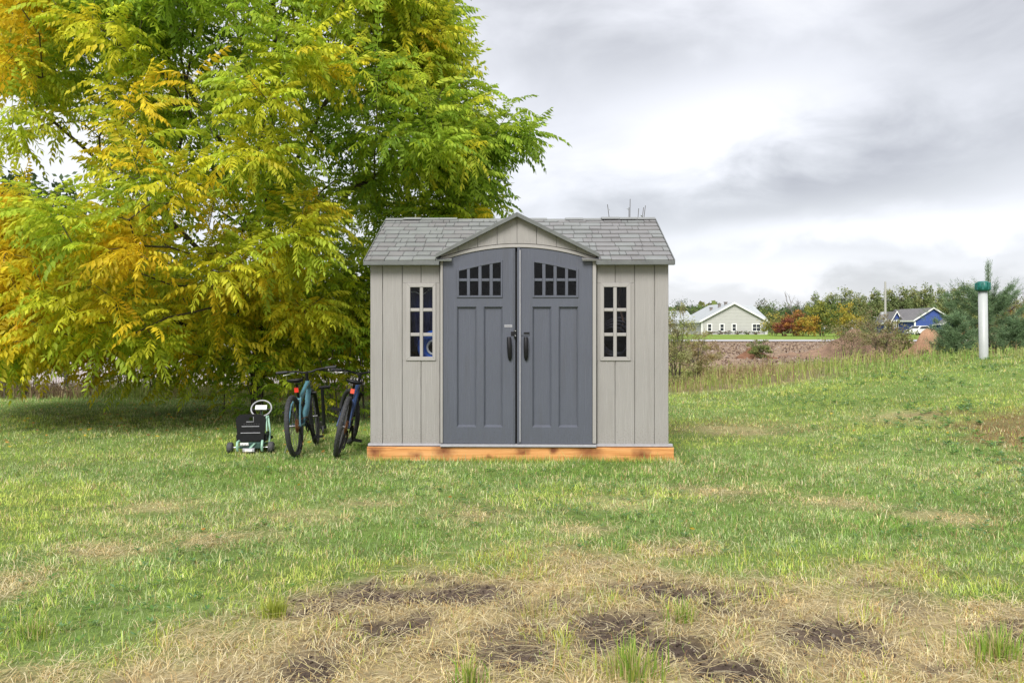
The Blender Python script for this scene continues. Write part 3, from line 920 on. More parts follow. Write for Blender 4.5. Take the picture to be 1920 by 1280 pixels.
def make_doors():
    yf = -0.045          # front face of the doors
    zb = Z(831.4, yf)
    def x(px): return X(px, yf)
    def z(py): return Z(py, yf)
    for sgn in (-1, 1):
        # photograph columns measured from the middle of the pair
        def q(off): return x(970.5 + sgn * off)
        def ord_(a, b): return (min(q(a), q(b)), max(q(a), q(b)))
        o_in, o_out = (4.4 if sgn < 0 else 6.4), (139.3 if sgn < 0 else 139.5)
        win_in, win_out = 28.0, 114.0
        pan_t, pan_b = 575.0, 800.5
        wb = 558.0
        def wtop(off): return 487.3 + 17.5 * ((off - 28) / 86.0) ** 1.25
        mb = MB()
        bev = 0.002
        def poly(pts):       # (offset, row) list, ordered for either leaf
            P = [(q(a), z(b)) for a, b in pts]
            ar = sum(P[i - 1][0] * P[i][1] - P[i][0] * P[i - 1][1] for i in range(len(P)))
            return P if ar > 0 else P[::-1]
        def top(off): return arch(970.5 + sgn * off)
        # stiles, rails
        mb.prism(poly([(o_in, 831.4), (win_in, 831.4), (win_in, top(win_in)), (o_in, top(o_in))]), yf, yf + 0.04)
        mb.prism(poly([(win_out, 831.4), (o_out, 831.4), (o_out, top(o_out)), (win_out, top(win_out))]), yf, yf + 0.04)
        mb.prism(poly([(win_in, 831.4), (win_out, 831.4), (win_out, pan_b), (win_in, pan_b)]), yf, yf + 0.04)
        mb.prism(poly([(win_in, pan_t), (win_out, pan_t), (win_out, wb), (win_in, wb)]), yf, yf + 0.04)
        offs = np.linspace(win_in, win_out, 9)
        mb.prism(poly([(o, wtop(o)) for o in offs] + [(o, top(o)) for o in offs[::-1]]), yf, yf + 0.04)
        c0, c1 = 63.5, 77.0
        mb.prism(poly([(c0, pan_b), (c1, pan_b), (c1, pan_t), (c0, pan_t)]), yf, yf + 0.04)
        door = mb.build('door', M['door'], shed)
        # two sunk panels with sloped edges
        for a, b in ((win_in, c0), (c1, win_out)):
            x0, x1 = ord_(a, b); z0, z1 = z(pan_b), z(pan_t)
            i, dp = 0.018, 0.024
            m2 = MB()
            A = [(x0, yf + 0.001, z0), (x1, yf + 0.001, z0), (x1, yf + 0.001, z1), (x0, yf + 0.001, z1)]
            B = [(x0 + i, yf + dp, z0 + i * 1.1), (x1 - i, yf + dp, z0 + i * 1.1), (x1 - i, yf + dp, z1 - i * 0.6), (x0 + i, yf + dp, z1 - i * 0.6)]
            j = 0.012
            Cc = [(x0 + i + j, yf + 0.004, z0 + i * 1.1 + j), (x1 - i - j, yf + 0.004, z0 + i * 1.1 + j), (x1 - i - j, yf + 0.004, z1 - i * 0.6 - j), (x0 + i + j, yf + 0.004, z1 - i * 0.6 - j)]
            m2.add(A + B, [(0, 1, 5, 4), (1, 2, 6, 5), (2, 3, 7, 6), (3, 0, 4, 7), (4, 5, 6, 7)])
            m2.build('door_panel', M['door'], door)
        # window: raised frame and bars, eight panes
        vb = [(win_in, 31.4), (46.4, 52.4), (67.4, 73.4), (89.2, 94.8), (109.8, win_out)]
        bot = (wb, 553.9); midr = (527.6, 522.0)
        m2 = MB()
        y0, y1 = yf - 0.010, yf + 0.04
        def ptop(off): return wtop(off) + 4.4
        for k, (a, b) in enumerate(vb):
            hi = wtop if k in (0, 4) else ptop
            m2.prism(poly([(a, bot[0] if k in (0, 4) else bot[1]), (b, bot[0] if k in (0, 4) else bot[1]), (b, hi(b)), (a, hi(a))]), y0 + (0.0 if k in (0, 4) else 0.003), y1, 0.003)
        m2.prism(poly([(vb[0][1], bot[0]), (vb[4][0], bot[0]), (vb[4][0], bot[1]), (vb[0][1], bot[1])]), y0, y1, 0.003)
        offs = np.linspace(vb[0][1], vb[4][0], 9)
        m2.prism(poly([(o, ptop(o)) for o in offs] + [(o, wtop(o)) for o in offs[::-1]]), y0, y1, 0.002)
        for k in range(4):
            a, b = vb[k][1], vb[k + 1][0]
            m2.prism(poly([(a, midr[0]), (b, midr[0]), (b, midr[1]), (a, midr[1])]), y0 + 0.004, y1, 0.004)
        m2.build('window_frame', M['door'], door)
        for k in range(4):
            a, b = vb[k][1] - 0.6, vb[k + 1][0] + 0.6
            MB().prism(poly([(a, bot[1] + 0.6), (b, bot[1] + 0.6), (b, midr[0] - 0.6), (a, midr[0] - 0.6)]), yf + 0.024, yf + 0.028).build('pane', M['glass'], door)
            MB().prism(poly([(a, midr[1] + 0.6), (b, midr[1] + 0.6), (b, ptop(b) - 0.6), (a, ptop(a) - 0.6)]), yf + 0.024, yf + 0.028).build('pane', M['glass'], door)
        # handle: a black tapered lever, its lower end bowed out
        hx = x(954.6) if sgn < 0 else x(986.2)
        pts, rr = [], []
        for t in np.linspace(0, 1, 9):
            pts.append((hx + (0.010 * t if sgn < 0 else 0.001 * t), yf - 0.012 - 0.020 * math.sin(math.pi * min(1, t * 0.9 + 0.1)), z(632) - 0.232 * t))
            rr.append(0.013 + 0.012 * math.sin(math.pi * (0.25 + 0.6 * t)) if t < 0.95 else 0.010)
        MB().tube(pts, rr, 10).tube([(hx, yf + 0.002, z(635)), (hx, yf - 0.02, z(635))], 0.012, 8).build('handle', M['black'], door)
        if sgn < 0:
            m2 = MB(); xx0, xx1, zz0, zz1 = x(945.8), x(960.5), z(613.2), z(608.6)
            m2.rect(xx0, xx1, zz0, zz1, yf - 0.003, yf - 0.0005)
            m2.build('nameplate', M['grey_plastic'], door)
            m2 = MB()
            for k, wdt in enumerate((0.4, 0.8, 0.6, 0.9, 0.7, 0.9, 0.4, 0.6)):
                cx0 = xx0 + (k + 0.6) * (xx1 - xx0) / 9.0
                m2.rect(cx0, cx0 + 0.004 * wdt + 0.001, zz0 + 0.008, zz1 - 0.008, yf - 0.0045, yf - 0.0032)
            m2.build('nameplate_lettering', M['door_dark'], door)
            # hasp and latch at the meeting edge
            m2 = MB()
            m2.rect(x(958), x(964), z(628.6), z(621.6), yf - 0.010, yf - 0.001, 0.002)
            m2.rect(x(964), x(968.6), z(632.8), z(617.6), yf - 0.028, yf - 0.001, 0.003)
            m2.build('latch', M['black'], door)
            m2 = MB(); m2.tube([(x(965.2), yf - 0.031, z(628.5)), (x(967.6), yf - 0.031, z(629.6))], 0.004, 8); m2.tube([(x(965), yf - 0.031, z(619.6)), (x(967.8), yf - 0.031, z(620.4))], 0.004, 8)
            m2.build('latch_pin', M['steel'], door)
            # edge moulding of this leaf
            MB().rect(x(963.0), x(964.2), zb, z(arch(963)), yf - 0.004, yf - 0.0005).build('edge_bead', M['door_dark'], door)
        else:
            m2 = MB(); m2.rect(x(977.6), x(993), z(628.6), z(621.2), yf - 0.008, yf - 0.0005, 0.002); m2.build('latch_plate', M['door'], door)
            MB().rect(x(982), x(992.6), z(626.4), z(622.6), yf - 0.010, yf - 0.0085).build('latch_slot', M['black'], door)
            # overlapping astragal strip that closes the gap
            m2 = MB(); m2.prism(bare(x(969.9), x(976.4), zb, z(arch(973))), yf - 0.014, yf + 0.03, 0.003)
            m2.build('astragal', M['door'], door)
            MB().rect(x(974.4), x(976.2), zb + 0.02, z(arch(975)) - 0.02, yf - 0.0165, yf - 0.0145).build('draught_strip', M['grey_plastic'], door)
    # dark gap behind the meeting edges
    MB().box(x(957), x(985), yf + 0.041, yf + 0.05, zb, z(470)).build('meeting_rail', M['black'], shed)
    # jamb strips and arched head
    yt = -0.055
    xt = lambda p: X(p, yt); zt = lambda p: Z(p, yt)
    for a, b, s in ((825.2, 830.2, -1), (1111.2, 1118.2, 1)):
        MB().prism(bare(xt(a), xt(b), zt(831), zt(arch(830) - 1)), yt, 0.03, 0.004).build('jamb', M['trim'], shed)
    MB().box(X(830.4, yf), X(832, yf), -0.03, 0.02, zb, z(490)).build('door_seal', M['door_dark'], shed)
    MB().box(X(1109.9, yf), X(1111, yf), -0.03, 0.02, zb, z(490)).build('door_seal', M['door_dark'], shed)
    offs = np.linspace(825.2, 1118.2, 27)
    head = [(xt(p), zt(arch(p) - 1.2)) for p in offs] + [(xt(p), zt(arch(p) - 7.4 + 0.6 * ((p - 970.5) / 146) ** 2)) for p in offs[::-1]]
    MB().prism(head, yt, 0.03, 0.002).build('door_head', M['trim'], shed)
    # gable boards between the arch and the dormer roof
    def slope(p): return 401.5 + abs(p - 970.0) * (478.0 - 401.5) / 152.0
    ed = [826, 859.2, 895.8, 932.4, 969.6, 1006.3, 1043.2, 1080.4, 1117.5]
    for i in range(8):
        a, b = ed[i] + 0.45, ed[i + 1] - 0.45
        lo = [(p, arch(p) - 8.6 + 0.6 * ((p - 970.5) / 146) ** 2) for p in np.linspace(a, b, 5)]
        hi = [(p, slope(p)) for p in np.linspace(b, a, 3)]
        hi = [(p, min(r, arch(p) - 9.0)) for p, r in hi]
        MB().prism([(X(p, -0.05), Z(r, -0.05)) for p, r in lo + hi], -0.05, -0.03).build('gable_board', M['siding'], shed)
    pts = [(X(p, -0.05), Z(min(slope(p), arch(p) - 7), -0.05) ) for p in (826, 970, 1117.5)]
    MB().prism([pts[0], (X(970, -0.05), Z(456, -0.05)), pts[2], pts[1]], -0.0295, 0.0).build('gable_backing', M['backing'], shed)


make_doors()


def make_roof():
    ye, yr = -0.10, 1.21                      # eave and ridge, from the front wall
    ze, zr = Z(489.5, ye), PZ(411.5, D + yr)
    xl, xr = X(682.5, ye), X(1263.0, ye)
    yb = 2 * yr - ye
    mid = (X(818, ye), X(1123, ye))
    deck = MB()
    th = 0.03
    yc = 0.04; zc_ = ze + (zr - ze) * (yc - ye) / (yr - ye)
    m0, m1 = mid[0] + 0.03, mid[1] - 0.03
    for y0, y1, xa, xb, z0_ in ((ye, yr, xl, m0, ze), (ye, yr, m1, xr, ze), (yc, yr, m0, m1, zc_), (yb, yr, xl, xr, ze)):
        a = [(xa, y0, z0_), (xb, y0, z0_), (xb, y1, zr), (xa, y1, zr)]
        b = [(p[0], p[1], p[2] - th) for p in a]
        fs = [(0, 1, 2, 3), (7, 6, 5, 4), (0, 4, 5, 1), (1, 5, 6, 2), (2, 6, 7, 3), (3, 7, 4, 0)]
        if y0 > y1: fs = [f[::-1] for f in fs]
        deck.add(a + b, fs)
    roof = deck.build('roof', M['roof'], shed)
    rows = 10
    sl = Vector((0, yr - ye, zr - ze)); Ls = sl.length; sl.normalize()
    nrm = Vector((0, -sl.z, sl.y))
    r = np.random.default_rng(12)
    # where the dormer covers the roof
    dz0, dz1 = Z(476, -0.12), Z(398, -0.12)
    hw0 = (X(1124, -0.12) - X(817, -0.12)) / 2; xc = X(970.3, -0.12)
    def hidden(x, s):
        p = Vector((x, ye, ze)) + sl * s
        zd = dz1 - (dz1 - dz0) * abs(x - xc) / hw0
        return zd > p.z + 0.02 and abs(x - xc) < hw0
    for side in (0, 1):
        for k in range(rows):
            s0, s1 = Ls * k / rows, Ls * (k + 1) / rows
            x = xl + 0.002
            first = True
            while x < xr - 0.01:
                w = r.choice([0.07, 0.10, 0.13, 0.155, 0.19, 0.22], p=[0.14, 0.14, 0.2, 0.2, 0.2, 0.12]) * r.uniform(0.92, 1.08)
                if first: w *= r.uniform(0.4, 1.0); first = False
                if side == 1: w = 0.32 * r.uniform(0.9, 1.1)
                x1 = min(x + w, xr - 0.002)
                if xr - x1 < 0.05: x1 = xr - 0.002
                a, b = x + 0.0028, x1 - 0.0028
                x = x1
                if side == 0 and all(hidden(u, v) for u in (a, b) for v in (s0, s1)): continue
                lift = 0.017 + r.uniform(-0.003, 0.004)
                sag = 0.005 * math.sin(a * 2.3 + k) * (k in (7, 8, 9))
                skew = r.uniform(-0.0025, 0.0025)
                o = Vector((0, ye, ze))
                def pt(u, s, h):
                    p = o + sl * s + nrm * h
                    yy = p.y if side == 0 else 2 * yr - p.y
                    return (u, yy, p.z + sag)
                vs = [pt(a, s0 + skew, lift), pt(b, s0 - skew, lift), pt(b, s1 + 0.004, 0.004), pt(a, s1 + 0.004, 0.004),
                      pt(a, s0 + skew, 0.0005), pt(b, s0 - skew, 0.0005), pt(b, s1 + 0.004, 0.0005), pt(a, s1 + 0.004, 0.0005)]
                fs = [(0, 1, 2, 3), (0, 4, 5, 1), (1, 5, 6, 2), (3, 7, 4, 0)]
                if side: fs = [f[::-1] for f in fs]
                m = M['shingle_b'] if (r.random() < 0.35 + 0.35 * (a > 0.6)) else M['shingle']
                MB().add(vs, fs).build('shingle', m, roof)
    # ridge cap, eave and rake trim
    mb = MB()
    n = 15; xs = np.linspace(xl - 0.004, xr + 0.004, n + 1)
    for i in range(n):
        w = 0.006 * math.sin(i * 1.1) + 0.004 * math.sin(i * 2.7) - (0.008 if 3 < i < 10 else 0)
        a, b = xs[i] + 0.0015, xs[i + 1] - 0.0015
        A = [(a, yr - 0.07, zr - 0.012 + w), (b, yr - 0.07, zr - 0.012 + w), (b, yr, zr + 0.020 + w), (a, yr, zr + 0.020 + w), (a, yr + 0.07, zr - 0.012 + w), (b, yr + 0.07, zr - 0.012 + w)]
        mb.add(A, [(0, 1, 2, 3), (3, 2, 5, 4)])
    mb.build('ridge_cap', M['shingle'], roof)
    z0, z1 = Z(497.0, ye), Z(489.6, ye)
    for a, b in ((xl - 0.004, mid[0] + 0.03), (mid[1] - 0.02, xr + 0.004)):
        MB().prism(bare(a, b, z0, z1), ye - 0.012, ye + 0.02, 0.004).build('eave_trim', M['fascia'], roof)
        MB().box(a + 0.01, b - 0.01, ye + 0.021, -0.002, z0 + 0.02, z0 + 0.03).build('soffit', M['fascia'], roof)
    for s, x in ((-1, xl), (1, xr)):
        mb = MB()
        x0, x1 = (x - 0.012, x - 0.001) if s < 0 else (x + 0.001, x + 0.012)
        for y0, y1 in ((ye, yr), (yb, yr)):
            a = [(x0, y0, ze + 0.012), (x1, y0, ze + 0.012), (x1, y1, zr + 0.012), (x0, y1, zr + 0.012)]
            b = [(p[0], p[1], p[2] - 0.05) for p in a]
            fs = [(0, 1, 2, 3), (7, 6, 5, 4), (0, 4, 5, 1), (1, 5, 6, 2), (2, 6, 7, 3), (3, 7, 4, 0)]
            if y0 > y1: fs = [f[::-1] for f in fs]
            mb.add(a + b, fs)
        mb.build('rake_trim', M['fascia'], roof)
    # dormer: two roof planes running back into the main roof, fascia boards in front
    yd = -0.13
    pk = (X(969.8, yd), Z(397.5, yd)); lf = (X(816.8, yd), Z(475.5, yd)); rt = (X(1124.2, yd), Z(475.0, yd))
    t = 0.046
    for e in (lf, rt):
        P = [e, pk, (pk[0], pk[1] - t), (e[0], e[1] - t * 0.9)]
        if e is rt: P = [pk, e, (e[0], e[1] - t * 0.9), (pk[0], pk[1] - t)]
        MB().prism(P[::-1], yd, yd + 0.03, 0.003).build('dormer_fascia', M['fascia'], roof)
        yk = yr - 0.05
        def back(p): return (p[0], ye + (p[1] - ze) / (zr - ze) * (yr - ye) + 0.06)
        a = [(e[0], yd + 0.031, e[1]), (pk[0], yd + 0.031, pk[1]), (pk[0], back(pk)[1], pk[1]), (e[0], max(back(e)[1], 0.1), e[1])]
        b = [(p[0], p[1], p[2] - 0.03) for p in a]
        fs = [(0, 1, 2, 3), (7, 6, 5, 4), (0, 4, 5, 1), (1, 5, 6, 2), (2, 6, 7, 3), (3, 7, 4, 0)]
        if e is rt: fs = [f[::-1] for f in fs]
        MB().add(a + b, fs[::1]).build('dormer_roof', M['shingle'], roof)


make_roof()


def shed_contents():
    def sc(x, y, z): return (x, D + y, z)
    # blue ring float with a pale stripe, just inside the left window
    fl = empty('ring_float', (X(812), D + 0.16, 0), 0, 'blue ring float with white rim behind the lower left shed window', 'pool float')
    z = Z(652)
    MB().torus((0, 0, z), (0.1, 1, 0.05), 0.125, 0.055, 30, 10).build('ring', M['blue'], fl)
    MB().torus((0.0, -0.035, z), (0.1, 1, 0.05), 0.072, 0.012, 24, 6).build('rim', M['white'], fl)
    # a folded paddling pool with a white edge, hung from the rafters
    pl = empty('paddling_pool', (X(789), D + 0.15, Z(548)), 0, 'dark blue folded pool with white edge behind upper left shed window', 'pool')
    mb = MB(); n = 13
    xs = np.linspace(-0.14, 0.16, n)
    zt = [0.03 - 0.05 * math.exp(-((x + 0.0) / 0.05) ** 2) + 0.03 * math.sin(6 * x) for x in xs]
    vs = [(x, 0.02 * math.sin(i), z) for i, (x, z) in enumerate(zip(xs, zt))] + [(x * 0.6, 0.05 + 0.02 * math.sin(i * 2), -0.55) for i, x in enumerate(xs)]
    mb.add(vs, [(i, i + 1, i + 1 + n, i + n) for i in range(n - 1)])
    mb.build('sheet', mat('pool_sheet', (0.008, 0.016, 0.085), 0.4), pl)
    MB().tube([(x, 0.02 * math.sin(i) - 0.008, z) for i, (x, z) in enumerate(zip(xs, zt))], 0.006, 6).build('edge', M['white'], pl)
    # a coiled hose on the right
    hs = empty('garden_hose', (X(1160), D + 0.2, Z(640)), 0, 'dark coiled hose hanging behind the right shed window', 'hose')
    mb = MB()
    for k in range(4): mb.torus((0.02 * k - 0.03, 0.015 * k, 0.02 * k), (0.2, 1, 0.1), 0.15 + 0.012 * k, 0.010, 30, 6)
    mb.build('coil', mat('hose', (0.05, 0.045, 0.06), 0.4), hs)
    bx = MB(); bx.tube([(0.05, 0, 0.6), (0.02, 0, 0.4), (0.08, 0.02, 0.2), (0.03, 0, 0.1)], 0.012, 8); bx.build('loose_end', mat('hose_end', (0.20, 0.12, 0.08), 0.5), hs)


shed_contents()


# ------------------------------------------------------------------ bicycles and cart
def make_wheel(parent, y, Rr, loc_z, steer=0.0, rust=False):
    w = MB()
    M.setdefault('spoke', mat('spoke_steel', (0.16, 0.16, 0.17), 0.4, metal=0.6))
    for k in range(20):
        a = 2 * math.pi * k / 20
        s = 0.018 if k % 2 else -0.018
        w.tube([(s, y + 0.02 * math.cos(a + 0.3), loc_z + 0.02 * math.sin(a + 0.3)), (0, y + (Rr - 0.045) * math.cos(a), loc_z + (Rr - 0.045) * math.sin(a))], 0.0016, 4, False)
    w.tube([(-0.055, y, loc_z), (0.055, y, loc_z)], 0.014, 10)
    wh = w.build('wheel', M['spoke'], parent)
    t = MB(); t.torus((0, y, loc_z), (1, 0, 0), Rr - 0.026, 0.026, 40, 10)
    n = 60
    for k in range(n):       # tread knobs
        a = 2 * math.pi * k / n
        for sx in (-0.014, 0.0, 0.014):
            if (k + (sx == 0)) % 2: continue
            Mx = Matrix.Translation((sx, y, loc_z)) @ Matrix.Rotation(a, 4, 'X') @ Matrix.Translation((0, 0, Rr - 0.003 - abs(sx) * 0.3))
            vs = [Mx @ Vector((dx, dy, dz)) for dz in (-0.004, 0.004) for dy in (-0.007, 0.007) for dx in (-0.006, 0.006)]
            t.add(vs, [(0, 2, 3, 1), (4, 5, 7, 6), (0, 1, 5, 4), (2, 6, 7, 3), (0, 4, 6, 2), (1, 3, 7, 5)])
    t.build('tyre', M['rubber'], wh)
    r = MB(); r.torus((0, y, loc_z), (1, 0, 0), Rr - 0.052, 0.011, 36, 6); r.build('rim', M['black'], wh)
    return wh


def make_bike(label, paint, refl, loc, yaw, lean, steer):
    root = empty('bicycle', loc, 0, label, 'bicycle', 'bicycles beside the shed')
    root.rotation_euler = Euler((0, lean, yaw), 'XYZ')
    Rr = 0.325
    WB = 1.0
    make_wheel(root, 0, Rr, Rr)
    bb = Vector((0, 0.40, 0.30)); hd = Vector((0, 0.80, 0.62)); hu = Vector((0, 0.765, 0.75)); st = Vector((0, 0.29, 0.60))
    f = MB()
    f.tube([hd, (hd + hu) / 2, hu], 0.026, 12)
    f.tube([hd + Vector((0, -0.01, 0.02)), (bb + hd) / 2 + Vector((0, 0.01, -0.02)), bb], [0.030, 0.034, 0.028], 12)
    f.tube([hu + Vector((0, -0.01, -0.02)), Vector((0, 0.55, 0.66)), st + Vector((0, 0.02, -0.03))], [0.026, 0.022, 0.018], 12)
    f.tube([bb, st], 0.019, 12)
    f.tube([bb + Vector((-0.04, 0, 0)), bb + Vector((0.04, 0, 0))], 0.024, 12)
    f.tube([Vector((0, 0.31, 0.52)), Vector((0, 0.56, 0.63))], 0.012, 8)
    f.build('frame', paint, root)
    s = MB()
    for x in (-1, 1):
        s.tube([(x * 0.03, 0.37, 0.31), (x * 0.055, 0.18, 0.325), (x * 0.062, 0.0, Rr)], 0.011, 8)
        s.tube([(x * 0.030, 0.26, 0.60), (x * 0.048, 0.12, 0.52), (x * 0.062, 0.0, Rr)], 0.010, 8)
    s.tube([(-0.035, 0.24, 0.585), (0.035, 0.24, 0.585)], 0.010, 8)
    s.build('rear_triangle', paint, root)
    sh = MB(); sh.tube([(0, 0.34, 0.46), (0, 0.50, 0.52)], 0.020, 10); sh.tube([(0, 0.46, 0.505), (0, 0.56, 0.545)], 0.009, 8); sh.build('shock', M['black'], root)
    p = MB(); p.tube([st + Vector((0, 0.02, -0.06)), (0, 0.255, 0.745)], 0.014, 10); p.build('seat_post', M['black'], root)
    # saddle: broad at the back, a narrow nose
    sd = MB(); rings = []
    for t in np.linspace(0, 1, 9):
        w = 0.072 * (1 - sm(0.15, 0.75, t)) + 0.020; w = float(w) * (0.55 if t == 0 else (0.6 if t == 1 else 1))
        y = 0.15 + 0.26 * t; h = 0.024 if 0 < t < 1 else 0.012
        z = 0.775 + 0.012 * (1 - t)
        rings.append([(w * math.cos(a), y, z + h * math.sin(a) + 0.010 * abs(math.cos(a)) * (1 - t)) for a in np.linspace(0, 2 * math.pi, 12, endpoint=False)])
    vs = [q for r_ in rings for q in r_]
    fs = [(i * 12 + k, i * 12 + (k + 1) % 12, (i + 1) * 12 + (k + 1) % 12, (i + 1) * 12 + k) for i in range(8) for k in range(12)]
    fs = [g[::-1] for g in fs] + [tuple(range(12)), tuple(range(8 * 12 + 11, 8 * 12 - 1, -1))]
    sd.add(vs, fs, True); sd.build('saddle', M['black'], root)
    rf = MB(); rf.box(-0.021, 0.021, 0.215, 0.235, 0.662, 0.712); rf.build('reflector', refl, root)
    # drive train on the right-hand side
    c = MB()
    for k, (rad, x) in enumerate(((0.075, 0.030), (0.066, 0.034), (0.058, 0.038), (0.050, 0.042), (0.042, 0.046))):
        c.lathe([(0.012, x), (rad, x), (rad, x + 0.002), (0.012, x + 0.002)], 24, Matrix.Translation((0, 0, Rr)) @ Matrix.Rotation(R(90), 4, 'Y'), False)
    c.build('cassette', M['rust'], root)
    d = MB(); d.tube([(0.055, 0.0, Rr - 0.03), (0.062, 0.02, Rr - 0.10), (0.055, 0.03, 0.14), (0.05, 0.01, 0.10)], 0.011, 8)
    d.lathe([(0, 0.047), (0.024, 0.047), (0.024, 0.055), (0, 0.055)], 12, Matrix.Translation((0, 0.01, 0.105)) @ Matrix.Rotation(R(90), 4, 'Y'), False)
    d.build('derailleur', M['black'], root)
    ch = MB(); ch.torus((0.048, 0.40, 0.30), (1, 0, 0), 0.078, 0.006, 28, 6)
    for k in range(5):
        a = 2 * math.pi * k / 5; ch.tube([(0.048, 0.40, 0.30), (0.048, 0.40 + 0.075 * math.cos(a), 0.30 + 0.075 * math.sin(a))], 0.006, 6)
    ch.build('chainring', M['black'], root)
    cn = MB(); cn.tube([(0.048, 0.40, 0.381), (0.042, 0.0, Rr + 0.055)], 0.004, 6); cn.tube([(0.048, 0.40, 0.219), (0.05, 0.02, 0.10)], 0.004, 6); cn.build('chain', M['rust'], root)
    for s_ in (-1, 1):
        a = -1.25 if s_ > 0 else 1.89
        e = Vector((s_ * 0.085, 0.40 + 0.16 * math.cos(a), 0.30 + 0.16 * math.sin(a)))
        cr = MB(); cr.tube([(s_ * 0.062, 0.40, 0.30), e], [0.015, 0.011], 8)
        crank = cr.build('crank', M['black'], root)
        pd = MB(); q = e + Vector((s_ * 0.06, 0, 0))
        pd.box(q.x - 0.048, q.x + 0.048, q.y - 0.042, q.y - 0.026, q.z - 0.011, q.z + 0.011); pd.box(q.x - 0.048, q.x + 0.048, q.y + 0.026, q.y + 0.042, q.z - 0.011, q.z + 0.011)
        pd.box(q.x - 0.048, q.x - 0.034, q.y - 0.026, q.y + 0.026, q.z - 0.010, q.z + 0.010); pd.box(q.x + 0.034, q.x + 0.048, q.y - 0.026, q.y + 0.026, q.z - 0.010, q.z + 0.010)
        pd.tube([e, q + Vector((s_ * 0.03, 0, 0))], 0.008, 8)
        pd.build('pedal', M['black'], crank)
    # steering: fork, front wheel, stem and bars, turned together
    Ms = Matrix.Translation(hd) @ Matrix.Rotation(steer, 4, (hu - hd).normalized()) @ Matrix.Translation(-hd)
    def T(v): return Ms @ Vector(v)
    fk = MB()
    ax = Vector((0, WB, Rr))
    for x in (-1, 1):
        fk.tube([T((x * 0.058, 0.835, 0.60)), T((x * 0.058, 0.90, 0.52)), T((x * 0.058, 0.995, Rr))], [0.017, 0.019, 0.014], 10)
    fk.tube([T((-0.07, 0.83, 0.605)), T((0.07, 0.83, 0.605))], 0.022, 10)
    fk.tube([T((0, 0.81, 0.61)), T((0, 0.745, 0.83))], 0.017, 10)
    fk.build('fork', M['black'], root)
    wh = make_wheel(root, WB, Rr, Rr)
    wh.matrix_local = Ms
    hb = MB()
    hb.tube([T((0, 0.748, 0.82)), T((0, 0.80, 0.845))], 0.020, 10)
    bar = [(-0.33, 0.755, 0.875), (-0.24, 0.77, 0.875), (-0.12, 0.795, 0.868), (-0.05, 0.80, 0.848), (0.05, 0.80, 0.848), (0.12, 0.795, 0.868), (0.24, 0.77, 0.875), (0.33, 0.755, 0.875)]
    hb.tube([T(p) for p in bar], 0.0115, 10)
    hbar = hb.build('handlebar', M['black'], root)
    for s_ in (-1, 1):
        g = MB(); g.tube([T((s_ * 0.335, 0.754, 0.875)), T((s_ * 0.215, 0.774, 0.875))], [0.017, 0.016], 10); g.build('grip', M['rubber'], hbar)
        lv = MB(); lv.tube([T((s_ * 0.16, 0.80, 0.865)), T((s_ * 0.18, 0.835, 0.845)), T((s_ * 0.27, 0.83, 0.835))], 0.007, 6)
        lv.tube([T((s_ * 0.14, 0.80, 0.86)), T((s_ * 0.19, 0.79, 0.865))], 0.018, 8); lv.build('brake_lever', M['steel'] if s_ < 0 else M['black'], hbar)
        cb = MB(); cb.tube([T((s_ * 0.15, 0.82, 0.86)), T((s_ * 0.08, 0.88, 0.85)), T((s_ * 0.03, 0.86, 0.76)), (s_ * 0.02, 0.76, 0.68)], 0.003, 5); cb.build('cable', M['black'], hbar)
    if lean < 0:
        ks = MB(); ks.tube([(-0.05, 0.10, 0.30), (-0.10, 0.14, 0.18), (-0.17, 0.17, 0.01)], 0.008, 6); ks.build('kickstand', M['steel'], root)
    return root


yA = CZ * F / (857 - HOR)
bikeA = make_bike('teal mountain bike seen from behind, between the cart and the shed', M['teal'], M['red'], (PX(556, yA), yA, 0.0), R(1.0), R(-4.5), R(6))
bikeB = make_bike('navy blue mountain bike leaning against the left side of the shed', M['navy'], M['orange_refl'], (PX(636, yA) - 0.03, yA, 0.0), R(4.5), R(12.0), R(26))


